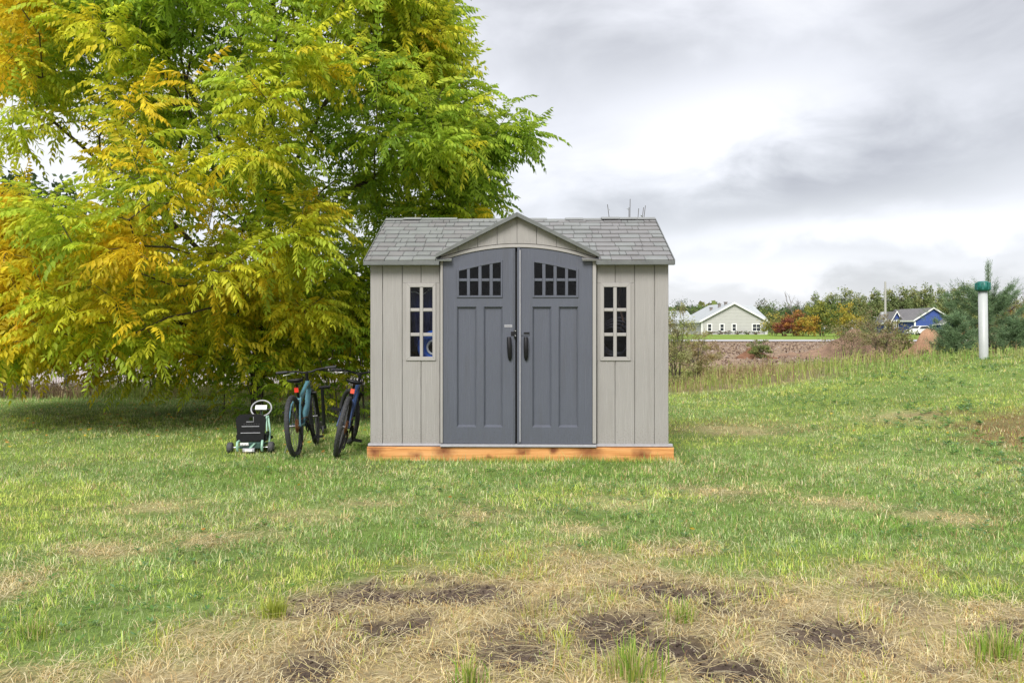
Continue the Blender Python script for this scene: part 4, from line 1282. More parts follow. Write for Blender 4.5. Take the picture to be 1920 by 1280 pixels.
def make_cart():
    d = 9.3
    root = empty('ride_on_cart', (PX(477, d), d, 0), R(6), 'small mint green ride-on cart with black seat and steering wheel', 'ride-on cart')
    # local: rear towards -y
    mb = MB(); n = 24
    # seat back: rounded slab with a handle hole near the top
    Wd, z0, z1 = 0.158, 0.125, 0.415
    def outline(t):      # rounded rectangle, a little wider at the top
        pts = []
        for cx, cz, a0 in ((Wd - 0.07, z1 - 0.07, 0), (-Wd + 0.07, z1 - 0.07, 90), (-Wd + 0.05, z0 + 0.03, 180), (Wd - 0.05, z0 + 0.03, 270)):
            rr = 0.07 if cz > 0.2 else 0.03
            for k in range(5):
                a = R(a0 + 22.5 * k); pts.append((cx + rr * math.cos(a) * t, cz + rr * math.sin(a) * t))
        return pts
    hole = [(0.035 + 0.0 + 0.042 * sx, 0.345 + 0.022 * sz) for sx, sz in ((1, 1), (-0.9, 0.6), (-1, -0.8), (1, -1))]
    # slab in four pieces round the hole
    ol = outline(1)
    hx0, hx1, hz0, hz1 = -0.020, 0.028, 0.345, 0.385
    def clip(cond):
        return [p for p in ol if cond(p)]
    yb0, yb1 = -0.20, -0.165
    left = [(hx0, z0)] + [(hx0, z1)] + sorted([p for p in ol if p[0] < hx0 and p[1] > 0.2], key=lambda p: -p[0]) + sorted([p for p in ol if p[0] < hx0 and p[1] <= 0.2], key=lambda p: p[0])
    right = [(hx1, z1), (hx1, z0)] + sorted([p for p in ol if p[0] > hx1 and p[1] <= 0.2], key=lambda p: p[0]) + sorted([p for p in ol if p[0] > hx1 and p[1] > 0.2], key=lambda p: -p[0])
    mb.prism(left, yb0, yb1); mb.prism(right, yb0, yb1)
    mb.prism(bare(hx0, hx1, z0, hz0), yb0, yb1); mb.prism(bare(hx0, hx1, hz1, z1), yb0, yb1)
    seat = mb.build('seat', M['black'], root)
    mb = MB(); mb.prism([(-0.15, 0.115), (0.15, 0.115), (0.15, 0.15), (-0.15, 0.15)], -0.165, 0.16, 0.01)
    mb.prism([(-0.16, 0.12), (-0.13, 0.12), (-0.13, 0.20), (-0.16, 0.19)], -0.165, 0.12); mb.prism([(0.13, 0.12), (0.16, 0.12), (0.16, 0.19), (0.13, 0.20)], -0.165, 0.12)
    mb.build('seat_pan', M['black'], seat)
    mb = MB()
    for zz, hw in ((0.285, 0.095), (0.215, 0.105)): mb.tube([(-hw, yb0 - 0.002, zz), (hw * 0.95, yb0 - 0.002, zz)], 0.004, 6)
    mb.tube([(-0.045, yb0 - 0.002, 0.335), (0.03, yb0 - 0.002, 0.335), (0.03, yb0 - 0.002, 0.39)], 0.004, 6)
    mb.build('seat_rib', M['grey_plastic'], seat)
    mb = MB()
    for k in range(7): mb.prism(bare(-0.075 + 0.026 * k, -0.061 + 0.026 * k, 0.302, 0.314), yb0 - 0.003, yb0 - 0.0002)
    mb.build('embossing', M['rubber'], seat)
    # frame: side tubes, cross bars, deck
    mb = MB()
    for s in (-1, 1):
        mb.tube([(s * 0.128, -0.24, 0.03), (s * 0.13, -0.27, 0.07), (s * 0.13, -0.25, 0.12), (s * 0.12, -0.17, 0.13), (s * 0.10, 0.15, 0.10), (s * 0.05, 0.42, 0.09)], 0.014, 10)
    mb.tube([(-0.13, -0.2, 0.062), (0.13, -0.2, 0.062)], 0.012, 8)
    mb.tube([(-0.05, 0.42, 0.09), (0.05, 0.42, 0.09)], 0.014, 8)
    mb.tube([(0.175, -0.12, 0.05), (0.18, -0.10, 0.14), (0.17, 0.0, 0.2), (0.12, 0.16, 0.36)], 0.011, 8)
    mb.tube([(0.10, 0.17, 0.36), (0.125, 0.05, 0.2)], 0.009, 8)
    mb.build('frame', M['mint'], root)
    mb = MB(); mb.prism([(-0.11, 0.05), (0.11, 0.05), (0.11, 0.115), (-0.11, 0.115)], -0.235, -0.16, 0.006)
    mb.prism([(-0.04, 0.052), (0.02, 0.052), (0.075, 0.112), (0.02, 0.112)], -0.243, -0.236); mb.build('motor_cover', M['dkgreen'], root)
    mb = MB(); mb.prism([(-0.015, 0.055), (0.012, 0.055), (0.06, 0.11), (0.04, 0.11)], -0.247, -0.244); mb.build('cover_stripe', M['mint'], root)
    MB().prism(bare(-0.098, -0.012, 0.088, 0.118), -0.262, -0.258).build('sticker', M['white'], root)
    mb = MB()
    for k in range(5): mb.prism(bare(-0.092 + 0.016 * k, -0.084 + 0.016 * k, 0.091, 0.100 + 0.003 * (k % 2)), -0.2635, -0.2622)
    mb.build('sticker_print', M['black'], root)
    mb = MB(); mb.prism(bare(-0.07, 0.055, 0.02, 0.058), -0.285, -0.25, 0.006); bump = mb.build('rear_bumper', M['grey_plastic'], root)
    MB().prism(bare(-0.045, 0.030, 0.026, 0.050), -0.2875, -0.2855).build('bumper_sticker', M['white'], bump)
    mb = MB(); mb.box(-0.10, 0.10, -0.15, 0.30, 0.035, 0.05); mb.build('deck', M['dkgreen'], root)
    # wheels
    for x, y, rr, w in ((-0.215, -0.2, 0.06, 0.06), (0.215, -0.2, 0.06, 0.06), (0.0, 0.45, 0.075, 0.05)):
        Mx = Matrix.Translation((x, y, rr)) @ Matrix.Rotation(R(90), 4, 'Y')
        t = MB(); h = w / 2
        t.lathe([(0.025, -h), (rr - 0.014, -h), (rr - 0.004, -h + 0.008), (rr, -h + 0.02), (rr, h - 0.02), (rr - 0.004, h - 0.008), (rr - 0.014, h), (0.025, h)], 22, Mx)
        wh = t.build('wheel', mat('wheel_plastic', (0.055, 0.055, 0.058), 0.7, var=0.3, scale=60, bump=0.5, bscale=120), root)
        t = MB(); t.lathe([(0.0, -h - 0.002), (0.022, -h - 0.002), (0.026, -h + 0.01), (0.026, h - 0.01), (0.022, h + 0.002), (0.0, h + 0.002)], 14, Mx); t.build('hub', M['grey_plastic'], wh)
    mb = MB(); mb.tube([(-0.2, -0.2, 0.06), (0.2, -0.2, 0.06)], 0.008, 8); mb.build('axle', M['steel'], root)
    # steering column and wheel, tilted to the rear
    c = Vector((0.045, 0.16, 0.445)); axis = Vector((0.02, -0.75, 0.65)).normalized()
    mb = MB(); mb.tube([c, (0.03, 0.34, 0.22), (0.0, 0.42, 0.12)], 0.012, 8); mb.build('steering_column', M['mint'], root)
    mb = MB(); mb.torus(c, axis, 0.110, 0.0085, 32, 8); sw = mb.build('steering_wheel', M['grey_plastic'], root)
    mb = MB(); sx = Vector((1, 0, 0)); sy = axis.cross(sx).normalized()
    for a in (-0.2, math.pi + 0.2, -math.pi / 2):
        mb.tube([c, c + (sx * math.cos(a) + sy * math.sin(a)) * 0.108], 0.010, 6)
    mb.build('spoke', M['black'], sw)
    Mx = axis.to_track_quat('Z', 'Y').to_matrix().to_4x4(); Mx.translation = c + axis * 0.012
    mb = MB(); vs = [Mx @ Vector((dx, dy, dz)) for dz in (-0.012, 0.012) for dy in (-0.028, 0.028) for dx in (-0.062, 0.062)]
    mb.add(vs, [(0, 2, 3, 1), (4, 5, 7, 6), (0, 1, 5, 4), (2, 6, 7, 3), (0, 4, 6, 2), (1, 3, 7, 5)]); mb.build('centre_pad', M['white'], sw)
    # side handle with a black grip
    mb = MB(); mb.tube([(0.16, -0.03, 0.155), (0.20, -0.07, 0.15)], 0.018, 8); mb.build('hand_lever', M['black'], root)


make_cart()


# a dark scooter standing behind the bicycles
def make_scooter(px, d, top, label):
    x = PX(px, d)
    root = empty('kick_scooter', (x, d, 0), R(15), label, 'scooter')
    mb = MB(); mb.tube([(0.03, 0.12, 0.12), (0.0, 0.0, top)], 0.022, 10); mb.build('steering_tube', M['black'], root)
    mb = MB(); mb.tube([(-0.04, 0.0, top), (0.10, 0.01, top + 0.01)], 0.020, 10); mb.build('handlebar', M['black'], root)
    mb = MB(); mb.box(-0.05, 0.06, 0.12, 0.62, 0.07, 0.095); mb.build('deck', M['black'], root)
    for y in (0.10, 0.68):
        mb = MB(); mb.lathe([(0, -0.012), (0.05, -0.012), (0.055, 0), (0.05, 0.012), (0, 0.012)], 18, Matrix.Translation((0.015, y, 0.055)) @ Matrix.Rotation(R(90), 4, 'Y')); mb.build('wheel', M['rubber'], root)


make_scooter(604, 10.6, 0.60, 'black scooter standing upright behind the teal bicycle')


# ------------------------------------------------------------------ trees: the walnut
def leaf_variant(r):
    """one pinnate leaf along +x, lying in the x-y plane, drooping; returns vertices, triangles, leaflet index"""
    Ln = r.uniform(0.36, 0.54); pairs = int(r.integers(6, 9)); droop = r.uniform(0.55, 1.45)
    V, T, K = [], [], []
    def rach(t):
        a = 0.25 - droop * t * 0.75
        return np.array([Ln * (t - 0.10 * droop * t * t), 0.0, Ln * (0.22 * t - 0.5 * droop * t * t)])
    # rachis as a thin strip
    for i in range(4):
        p = rach(i / 3.0); V += [p + np.array([0, 0.003, 0]), p - np.array([0, 0.003, 0])]; K += [0, 0]
        if i: b = 2 * i; T += [(b - 2, b - 1, b + 1), (b - 2, b + 1, b)]
    def leaflet(p, d, nrm, L, w):
        s = np.cross(nrm, d); s /= np.linalg.norm(s)
        b = len(V)
        m = p + d * L * 0.42 - nrm * L * 0.05
        tip = p + d * L - nrm * L * 0.16
        V.extend([p, m + s * w + nrm * w * 0.35, tip, m - s * w + nrm * w * 0.35])
        K.extend([len(K)] * 4)
        T.extend([(b, b + 2, b + 1), (b, b + 3, b + 2)])             # folded along the midrib
    for i in range(pairs):
        t = 0.22 + 0.74 * i / (pairs - 1)
        p = rach(t)
        L = (0.075 + 0.035 * math.sin(math.pi * (0.15 + 0.8 * i / (pairs - 1)))) * r.uniform(0.85, 1.15)
        for sg in (-1, 1):
            hang = r.uniform(0.35, 1.1); fw = r.uniform(0.25, 0.65)
            d = np.array([fw, sg * math.cos(hang), -math.sin(hang)]); d /= np.linalg.norm(d)
            nrm = np.array([0.15, sg * math.sin(hang), math.cos(hang)]) + r.normal(0, 0.15, 3); nrm -= d * nrm.dot(d); nrm /= np.linalg.norm(nrm)
            leaflet(p, d, nrm, L, L * r.uniform(0.17, 0.225))
    d = rach(1.0) - rach(0.9); d /= np.linalg.norm(d)
    leaflet(rach(1.0), d, np.array([-d[2], 0, d[0]]), 0.085, 0.016)
    return np.array(V), np.array(T), np.array(K)


VAR = [leaf_variant(np.random.default_rng(100 + i)) for i in range(12)]
LEAFCOL = np.array([(0.22, 0.36, 0.04), (0.37, 0.52, 0.055), (0.53, 0.64, 0.06), (0.68, 0.66, 0.05), (0.80, 0.59, 0.035), (0.76, 0.44, 0.03)])


def leaf_frames(fwd, r):
    """rotation matrices: x along the leaf, z up"""
    f = fwd / np.linalg.norm(fwd, axis=1, keepdims=True)
    up = np.array([0, 0, 1.0]) + r.normal(0, 0.22, f.shape)
    s = np.cross(up, f); s /= np.linalg.norm(s, axis=1, keepdims=True)
    u = np.cross(f, s)
    return np.stack([f, s, u], -1)


def leaf_cloud(P, A, var, col, scale, r, name, parent):
    Vs, Ts, Cs, o = [], [], [], 0
    for v in range(len(VAR)):
        ids = np.where(var == v)[0]
        if not len(ids): continue
        V, T, K = VAR[v]
        w = np.einsum('nij,vj->nvi', A[ids], V) * scale[ids][:, None, None] + P[ids][:, None, :]
        n, k = len(ids), len(V)
        jit = r.uniform(0.78, 1.2, (n, K.max() + 1))[:, K][..., None]
        c = col[ids][:, None, :] * jit
        Vs.append(w.reshape(-1, 3)); Cs.append(c.reshape(-1, 3))
        Ts.append((T[None] + (np.arange(n) * k)[:, None, None] + o).reshape(-1, 3)); o += n * k
    return np_obj(name, np.concatenate(Vs), np.concatenate(Ts), np.concatenate(Cs), M['leaf'], parent)


def frustums(segs, name, material, parent, sides=6):
    """(p, q, r0, r1) segments as one wooden mesh"""
    P = np.array([s[0] for s in segs]); Q = np.array([s[1] for s in segs]); r0 = np.array([s[2] for s in segs]); r1 = np.array([s[3] for s in segs])
    d = Q - P; d /= np.maximum(np.linalg.norm(d, axis=1, keepdims=True), 1e-9)
    ref = np.where(np.abs(d[:, 2:3]) < 0.9, np.array([[0, 0, 1.0]]), np.array([[1.0, 0, 0]]))
    a = np.cross(d, ref); a /= np.linalg.norm(a, axis=1, keepdims=True); b = np.cross(d, a)
    Q = Q + d * r1[:, None] * 0.3
    ang = np.arange(sides) * 2 * np.pi / sides
    ring = a[:, None, :] * np.cos(ang)[None, :, None] + b[:, None, :] * np.sin(ang)[None, :, None]
    V = np.concatenate([P[:, None] + ring * r0[:, None, None], Q[:, None] + ring * r1[:, None, None]], 1).reshape(-1, 3)
    k = np.arange(sides); k2 = (k + 1) % sides
    f = np.stack([k, k + sides, k2 + sides, k2], -1)
    T = (f[None] + (np.arange(len(segs)) * 2 * sides)[:, None, None]).reshape(-1, 4)
    o = np_obj(name, V, T, None, material, parent)
    o.data.polygons.foreach_set('use_smooth', [True] * len(o.data.polygons))
    return o


def grow(base, limbs, attract, r):
    """skeleton: given limbs first, then every attractor is joined to the best node with a curved twig"""
    pos, par, plen = [np.array(base, float)], [-1], [0.0]
    def add(p, parent):
        pos.append(np.array(p, float)); par.append(parent); plen.append(plen[parent] + np.linalg.norm(pos[-1] - pos[parent])); return len(pos) - 1
    for start, pts in limbs:
        if start is None: k = 0
        else: k = int(np.argmin([np.linalg.norm(p - np.array(start)) for p in pos]))
        for p in pts: k = add(p, k)
    base_pos = np.array(pos)
    d0 = [min(np.linalg.norm(base_pos - a, axis=1)) for a in attract]
    tips = []
    for i in np.argsort(d0):
        a = attract[i]
        A = np.array(pos); D_ = np.linalg.norm(A - a, axis=1)
        cost = D_ + 0.22 * np.array(plen) + 0.6 * np.clip(A[:, 2] - a[2], 0, None)
        k = int(np.argmin(cost))
        p0 = pos[k]
        n = max(1, int(D_[k] / 0.32))
        dirp = p0 - pos[par[k]] if par[k] >= 0 else np.array([0, 0, 1.0])
        dirp = dirp / max(np.linalg.norm(dirp), 1e-6)
        ctrl = p0 + dirp * D_[k] * 0.25 + np.array([0, 0, 0.12 * D_[k]]) + (a - p0) * 0.25
        kk = k
        for j in range(1, n + 1):
            t = j / n
            p = (1 - t) ** 2 * p0 + 2 * t * (1 - t) * ctrl + t * t * a
            if j < n: p = p + r.normal(0, 0.015, 3)
            kk = add(p, kk)
        tips.append(kk)
    par_ = np.array(par); n = len(pos)
    ex = 2.2
    acc = np.zeros(n)
    haschild = np.zeros(n, bool)
    for i in range(n - 1, 0, -1):
        if not haschild[i]: acc[i] = max(acc[i], 0.0042 ** ex)
        acc[par_[i]] += acc[i] + 0.0007 ** ex; haschild[par_[i]] = True
    rad = acc ** (1 / ex)
    return np.array(pos), par_, rad, tips


TX, TY = PX(482, 13.4), 13.4


def make_walnut():
    r = np.random.default_rng(21)
    tree = empty('walnut_tree', (TX, TY, 0), 0, 'big walnut tree with yellow green autumn leaves left of the shed', 'tree')
    zs = [0.2, 1.3, 2.3, 3.1, 3.9, 4.9, 6.0, 7.2, 8.4, 9.4, 10.4]
    Rb = np.array([-1.6, -1.3, -0.85, -0.50, -0.35, -0.60, -0.95, -1.3, -1.9, -2.7, -3.8])
    Lb = np.array([-7.6, -8.6, -8.8, -8.5, -7.9, -8.3, -7.7, -7.2, -6.6, -5.8, -5.0])
    pts = []
    while len(pts) < 2350:
        z = 0.75 + 9.4 * r.random() ** 1.25
        lo, hi = np.interp(z, zs, Lb), np.interp(z, zs, Rb)
        x = r.uniform(lo, hi)
        c, hw = (lo + hi) / 2, (hi - lo) / 2
        u = (x - c) / hw
        dh = 4.1 * math.sqrt(max(0.0, 1 - abs(u) ** 2.2)) * np.interp(z, [0.9, 2, 4, 8, 10.4], [0.75, 0.95, 1, 0.75, 0.3])
        y = TY + dh * (r.uniform(-1, 0.15) if r.random() < 0.55 else r.uniform(-1, 1))
        rr = math.hypot(u, (y - TY) / max(dh, 0.1) * math.sqrt(max(0, 1 - u * u)))
        if r.random() > 0.10 + 0.90 * rr ** 1.7: continue
        # holes and lobes
        if vnoise(np.array([x * 0.75 + y * 0.3]), np.array([z * 0.75 + y * 0.35]), 77)[0] < 0.22: continue
        if x > -2.45 and y < 12.3 and z < 3.7: continue
        if y < 11.0 and z < 1.9 and x > -4.2: continue
        bot = 0.72 + 0.55 * vnoise(np.array([x * 0.9]), np.array([y * 0.9]), 78)[0] + 0.35 * sm(10.5, 9.0, y)
        if z < bot: continue
        # the sky gap at the left edge
        if ((x + 8.2) / 1.95) ** 2 + ((y - 12.0) / 4.6) ** 2 + ((z - 4.1) / 1.1) ** 2 < 1: continue
        pts.append((x, y, z))
    # the limb that reaches out over the roof
    for k in range(26):
        t = r.random()
        pts.append((-0.9 + 1.15 * t, TY + r.uniform(-0.9, 0.6), 4.15 + 0.25 * t + r.normal(0, 0.28 * (1.25 - t))))
    # low boughs round the trunk that hang almost to the grass
    for k in range(150):
        x, y, z = r.uniform(-6.6, -2.3), r.uniform(11.9, 14.8), r.uniform(0.55, 2.3)
        if x > -2.6 and y < 12.4: continue
        pts.append((x, y, z))
    pts = np.array(pts)
    limbs = [(None, [(TX, TY, 0.6), (TX + 0.03, TY, 1.1), (TX + 0.05, TY - 0.02, 1.6)]),
             ((TX + 0.05, TY - 0.02, 1.6), [(TX + 0.12, TY, 2.4), (TX + 0.2, TY + 0.1, 3.3), (TX + 0.15, TY + 0.15, 4.3), (TX + 0.3, TY + 0.1, 5.4), (TX + 0.25, TY, 6.5), (TX + 0.3, TY, 7.6), (TX + 0.1, TY, 8.7)]),
             ((TX + 0.05, TY - 0.02, 1.6), [(TX - 0.5, TY - 0.4, 2.3), (TX - 1.1, TY - 0.9, 3.0), (TX - 1.8, TY - 1.4, 3.7), (TX - 2.5, TY - 1.8, 4.4)]),
             ((TX + 0.03, TY, 1.1), [(TX - 0.6, TY + 0.1, 1.7), (TX - 1.5, TY + 0.2, 2.2), (TX - 2.5, TY, 2.5), (TX - 3.4, TY - 0.3, 2.6)]),
             ((TX + 0.05, TY - 0.02, 1.6), [(TX + 0.5, TY - 0.3, 2.3), (TX + 1.0, TY - 0.5, 2.9), (TX + 1.7, TY - 0.6, 3.5), (TX + 2.5, TY - 0.5, 4.0), (TX + 3.2, TY - 0.3, 4.2)]),
             ((TX + 0.12, TY, 2.4), [(TX + 0.0, TY - 0.7, 3.0), (TX - 0.2, TY - 1.4, 3.6), (TX - 0.3, TY - 2.1, 4.3)]),
             ((TX + 0.2, TY + 0.1, 3.3), [(TX + 0.8, TY - 0.2, 4.2), (TX + 1.4, TY - 0.5, 5.2), (TX + 1.9, TY - 0.7, 6.1)]),
             ((TX + 0.2, TY + 0.1, 3.3), [(TX - 0.5, TY + 0.0, 4.2), (TX - 1.1, TY - 0.2, 5.2), (TX - 1.7, TY - 0.3, 6.2)]),
             ((TX + 0.12, TY, 2.4), [(TX + 0.4, TY + 0.9, 3.0), (TX + 0.6, TY + 1.8, 3.8)]),
             ((TX + 0.03, TY, 1.1), [(TX + 0.1, TY - 0.7, 1.7), (TX + 0.1, TY - 1.5, 2.1), (TX - 0.1, TY - 2.3, 2.3)]),
             ((TX + 0.03, TY, 1.1), [(TX + 0.8, TY + 0.1, 1.7), (TX + 1.6, TY + 0.2, 2.1)])]
    pos, par, rad, tips = grow((TX, TY, -0.05), limbs, pts, r)
    org = np.array([TX, TY, 0])
    seg = []
    rad = rad * 1.0
    for i in range(1, len(pos)):
        q = par[i]
        seg.append((pos[q] - org, pos[i] - org, min(rad[q], rad[i] * 1.25), rad[i]))
    big = [s for s in seg if s[3] > 0.03]; small = [s for s in seg if s[3] <= 0.03]
    tr = frustums(big, 'trunk', M['bark'], tree, 9)
    fb = frustums(small, 'branches', M['bark'], tree, 5); fb['kind'] = 'stuff'
    # leaves along the last part of every twig
    LP, LF = [], []
    for tpi in tips:
        chain = [tpi]; L = 0
        while par[chain[-1]] > 0 and L < 0.75:
            L += np.linalg.norm(pos[chain[-1]] - pos[par[chain[-1]]]); chain.append(par[chain[-1]])
        C = pos[chain]                               # tip first
        dtw = C[0] - C[min(1, len(C) - 1)]
        dtw = dtw / max(np.linalg.norm(dtw), 1e-6)
        nl = int(r.integers(8, 11)); ph = r.uniform(0, 6.28)
        cum = np.concatenate([[0], np.cumsum(np.linalg.norm(np.diff(C, axis=0), axis=1))])
        for k in range(nl):
            s = min(cum[-1], 0.02 + 0.62 * (k / nl) ** 1.1)
            p = np.array([np.interp(s, cum, C[:, j]) for j in range(3)])
            a = ph + k * 2.399
            ref = np.array([0, 0, 1.0]); s1 = np.cross(dtw, ref); s1 /= max(np.linalg.norm(s1), 1e-3); s2 = np.cross(s1, dtw)
            f = dtw * (0.85 - 0.5 * k / nl) + (s1 * math.cos(a) + s2 * math.sin(a)) * 0.9
            f[2] = f[2] * 0.55 - 0.02
            LP.append(p); LF.append(f)
    LP, LF = np.array(LP), np.array(LF)
    e = LP + LF / np.linalg.norm(LF, axis=1, keepdims=True) * 0.45
    bad = ((e[:, 0] > -2.0) & (e[:, 1] < 11.9) & (e[:, 2] < 3.35)) | ((LP[:, 0] > -2.0) & (LP[:, 1] < 11.9) & (LP[:, 2] < 3.35)) | ((e[:, 1] < 10.4) & (e[:, 2] < 1.5) & (e[:, 0] > -3.7))
    LP, LF = LP[~bad], LF[~bad]
    n = len(LP)
    x, y, z = LP.T
    nz = fbm(x * 1.3 + y * 0.6, z * 1.4 - y * 0.4, 301, 3)
    tw = vnoise(x * 2.6 + 5 * y, z * 2.6, 302)
    side = np.clip((-3.4 - x) / 4.0, -0.8, 1.0)                     # the left side has turned further
    v = 2.40 + 5.2 * (nz - 0.5) + 1.05 * side + 0.45 * np.clip((3.0 - z) / 2.0, -1, 1) + 2.2 * (tw - 0.5) + r.normal(0, 0.35, n)
    inner = np.sqrt(((x + 4.6) / 4.0) ** 2 + ((y - TY) / 4.0) ** 2 + ((z - 4.6) / 4.6) ** 2)       # outer leaves turn first; inner green also paints the crown's shade
    v = v - 1.5 * (1 - sm(0.45, 0.95, inner))
    v = np.where(v > 3.6, 3.6 + 0.55 * (v - 3.6), v)
    v = np.clip(v, 0, 4.999)
    i0 = v.astype(int); fr = (v - i0)[:, None]
    col = LEAFCOL[i0] * (1 - fr) + LEAFCOL[np.minimum(i0 + 1, 5)] * fr
    col = col * r.uniform(0.85, 1.15, n)[:, None]
    A = leaf_frames(LF, r); var = r.integers(0, len(VAR), n); sc = r.uniform(0.92, 1.25, n)
    # the leaves that show largest become parts of their own
    d = y; px = 960 + (x - CX) * F / d; py = HOR - (z - CZ) * F / d
    inside = (px > 20) & (px < 1030) & (py > 10) & (py < 760)
    front = np.zeros(n, bool); seen = set()
    for i in np.argsort(d):
        if not inside[i]: continue
        c = (int(px[i] // 38), int(py[i] // 28))
        if c in seen: continue
        seen.add(c); front[i] = True
    ids = np.where(front)[0]; ids = ids[np.argsort(d[ids])][:300]
    rest = np.ones(n, bool); rest[ids] = False
    cr = leaf_cloud(LP[rest] - org, A[rest], var[rest], col[rest], sc[rest], r, 'crown', tree)
    cr['kind'] = 'stuff'
    cache = {}
    for i in ids:
        b = int(round(v[i] * 2)); key = (int(var[i]), b)
        if key not in cache:
            V, T, K = VAR[key[0]]
            vv = min(b / 2, 4.99); c = LEAFCOL[int(vv)] * (1 - vv % 1) + LEAFCOL[min(int(vv) + 1, 5)] * (vv % 1)
            jit = r.uniform(0.8, 1.2, K.max() + 1)[K][:, None]
            o = np_obj('leaf', V, T, c[None] * jit, M['leaf'], tree); cache[key] = o
        else:
            o = cache[key].copy(); COL.objects.link(o); o.parent = tree
        mm = Matrix(A[i].tolist()).to_4x4() @ Matrix.Scale(float(sc[i]), 4); mm.translation = Vector(LP[i] - org)
        o.matrix_local = mm
    return n


print('walnut leaves', make_walnut())


def sapling(x, y, h, n, spread, label, name='walnut_sapling', cols=(0, 1, 2), seed=0, cat='sapling', group=None, low=0.1):
    r = np.random.default_rng(seed)
    root = empty(name, (x, y, float(H(x, y))), 0, label, cat, group)
    seg, LP, LF = [], [], []
    stems = max(1, n // 14)
    for s in range(stems):
        a = r.uniform(0, 6.28); b = np.array([0.06 * math.cos(a), 0.06 * math.sin(a), 0.0]); lean = r.uniform(0.1, 1) * spread
        top = np.array([lean * math.cos(a), lean * math.sin(a), h * r.uniform(0.7, 1.0)])
        P = [b + (top - b) * t + np.array([0, 0, 0.1 * math.sin(math.pi * t)]) for t in np.linspace(0, 1, 6)]
        for i in range(5): seg.append((P[i], P[i + 1], 0.012 * (1 - i / 6), 0.012 * (1 - (i + 1) / 6)))
        k = n // stems
        for j in range(k):
            t = low + (1 - low) * (j + 0.5) / k; p = b + (top - b) * t
            aa = j * 2.4 + r.uniform(0, 1); LP.append(p); LF.append((math.cos(aa), math.sin(aa), r.uniform(-0.1, 0.75)))
    frustums(seg, 'stem', M['bark'], root, 5)
    LP, LF = np.array(LP), np.array(LF); n = len(LP)
    c = LEAFCOL[np.array(cols)[r.integers(0, len(cols), n)]] * r.uniform(0.8, 1.15, n)[:, None]
    o = leaf_cloud(LP, leaf_frames(LF, r), r.integers(0, len(VAR), n), c, r.uniform(0.8, 1.05, n), r, 'foliage', root)
    o['kind'] = 'stuff'


sapling(PX(492, 12.3), 12.3, 1.0, 30, 0.35, 'dark green walnut sapling by the trunk, behind the ride-on cart', seed=1, cols=(0, 0, 1))
sapling(PX(565, 11.9), 11.9, 1.15, 34, 0.5, 'leafy walnut sapling just behind the teal bicycle', seed=2, cols=(0, 1, 2))
sapling(PX(640, 12.2), 12.2, 1.5, 48, 0.55, 'walnut sapling behind the space between the two bicycles', seed=3, cols=(0, 1, 1, 3))
sapling(PX(690, 12.6), 12.6, 1.9, 60, 0.6, 'tall walnut sapling half hidden by the left shed wall', seed=4, cols=(0, 0, 1, 2))
sapling(PX(420, 13.6), 13.6, 1.0, 26, 0.4, 'low walnut sapling with yellow leaves left of the trunk', seed=5, cols=(1, 2, 3))


# ------------------------------------------------------------------ other plants
def quads(P, size, r, aspect=0.5, flat=0.0):
    """leaf shaped quads at random attitudes"""
    n = len(P)
    d = r.normal(0, 1, (n, 3)); d[:, 2] *= (1 - flat); d /= np.linalg.norm(d, axis=1, keepdims=True)
    s = np.cross(d, r.normal(0, 1, (n, 3))); s /= np.linalg.norm(s, axis=1, keepdims=True)
    L = (size * r.uniform(0.6, 1.3, n))[:, None]; w = L * aspect * 0.5
    V = np.stack([P - d * L * 0.5, P + s * w, P + d * L * 0.5, P - s * w], 1).reshape(-1, 3)
    T = np.arange(n)[:, None] * 4 + np.array([0, 1, 2, 3])
    return V, T


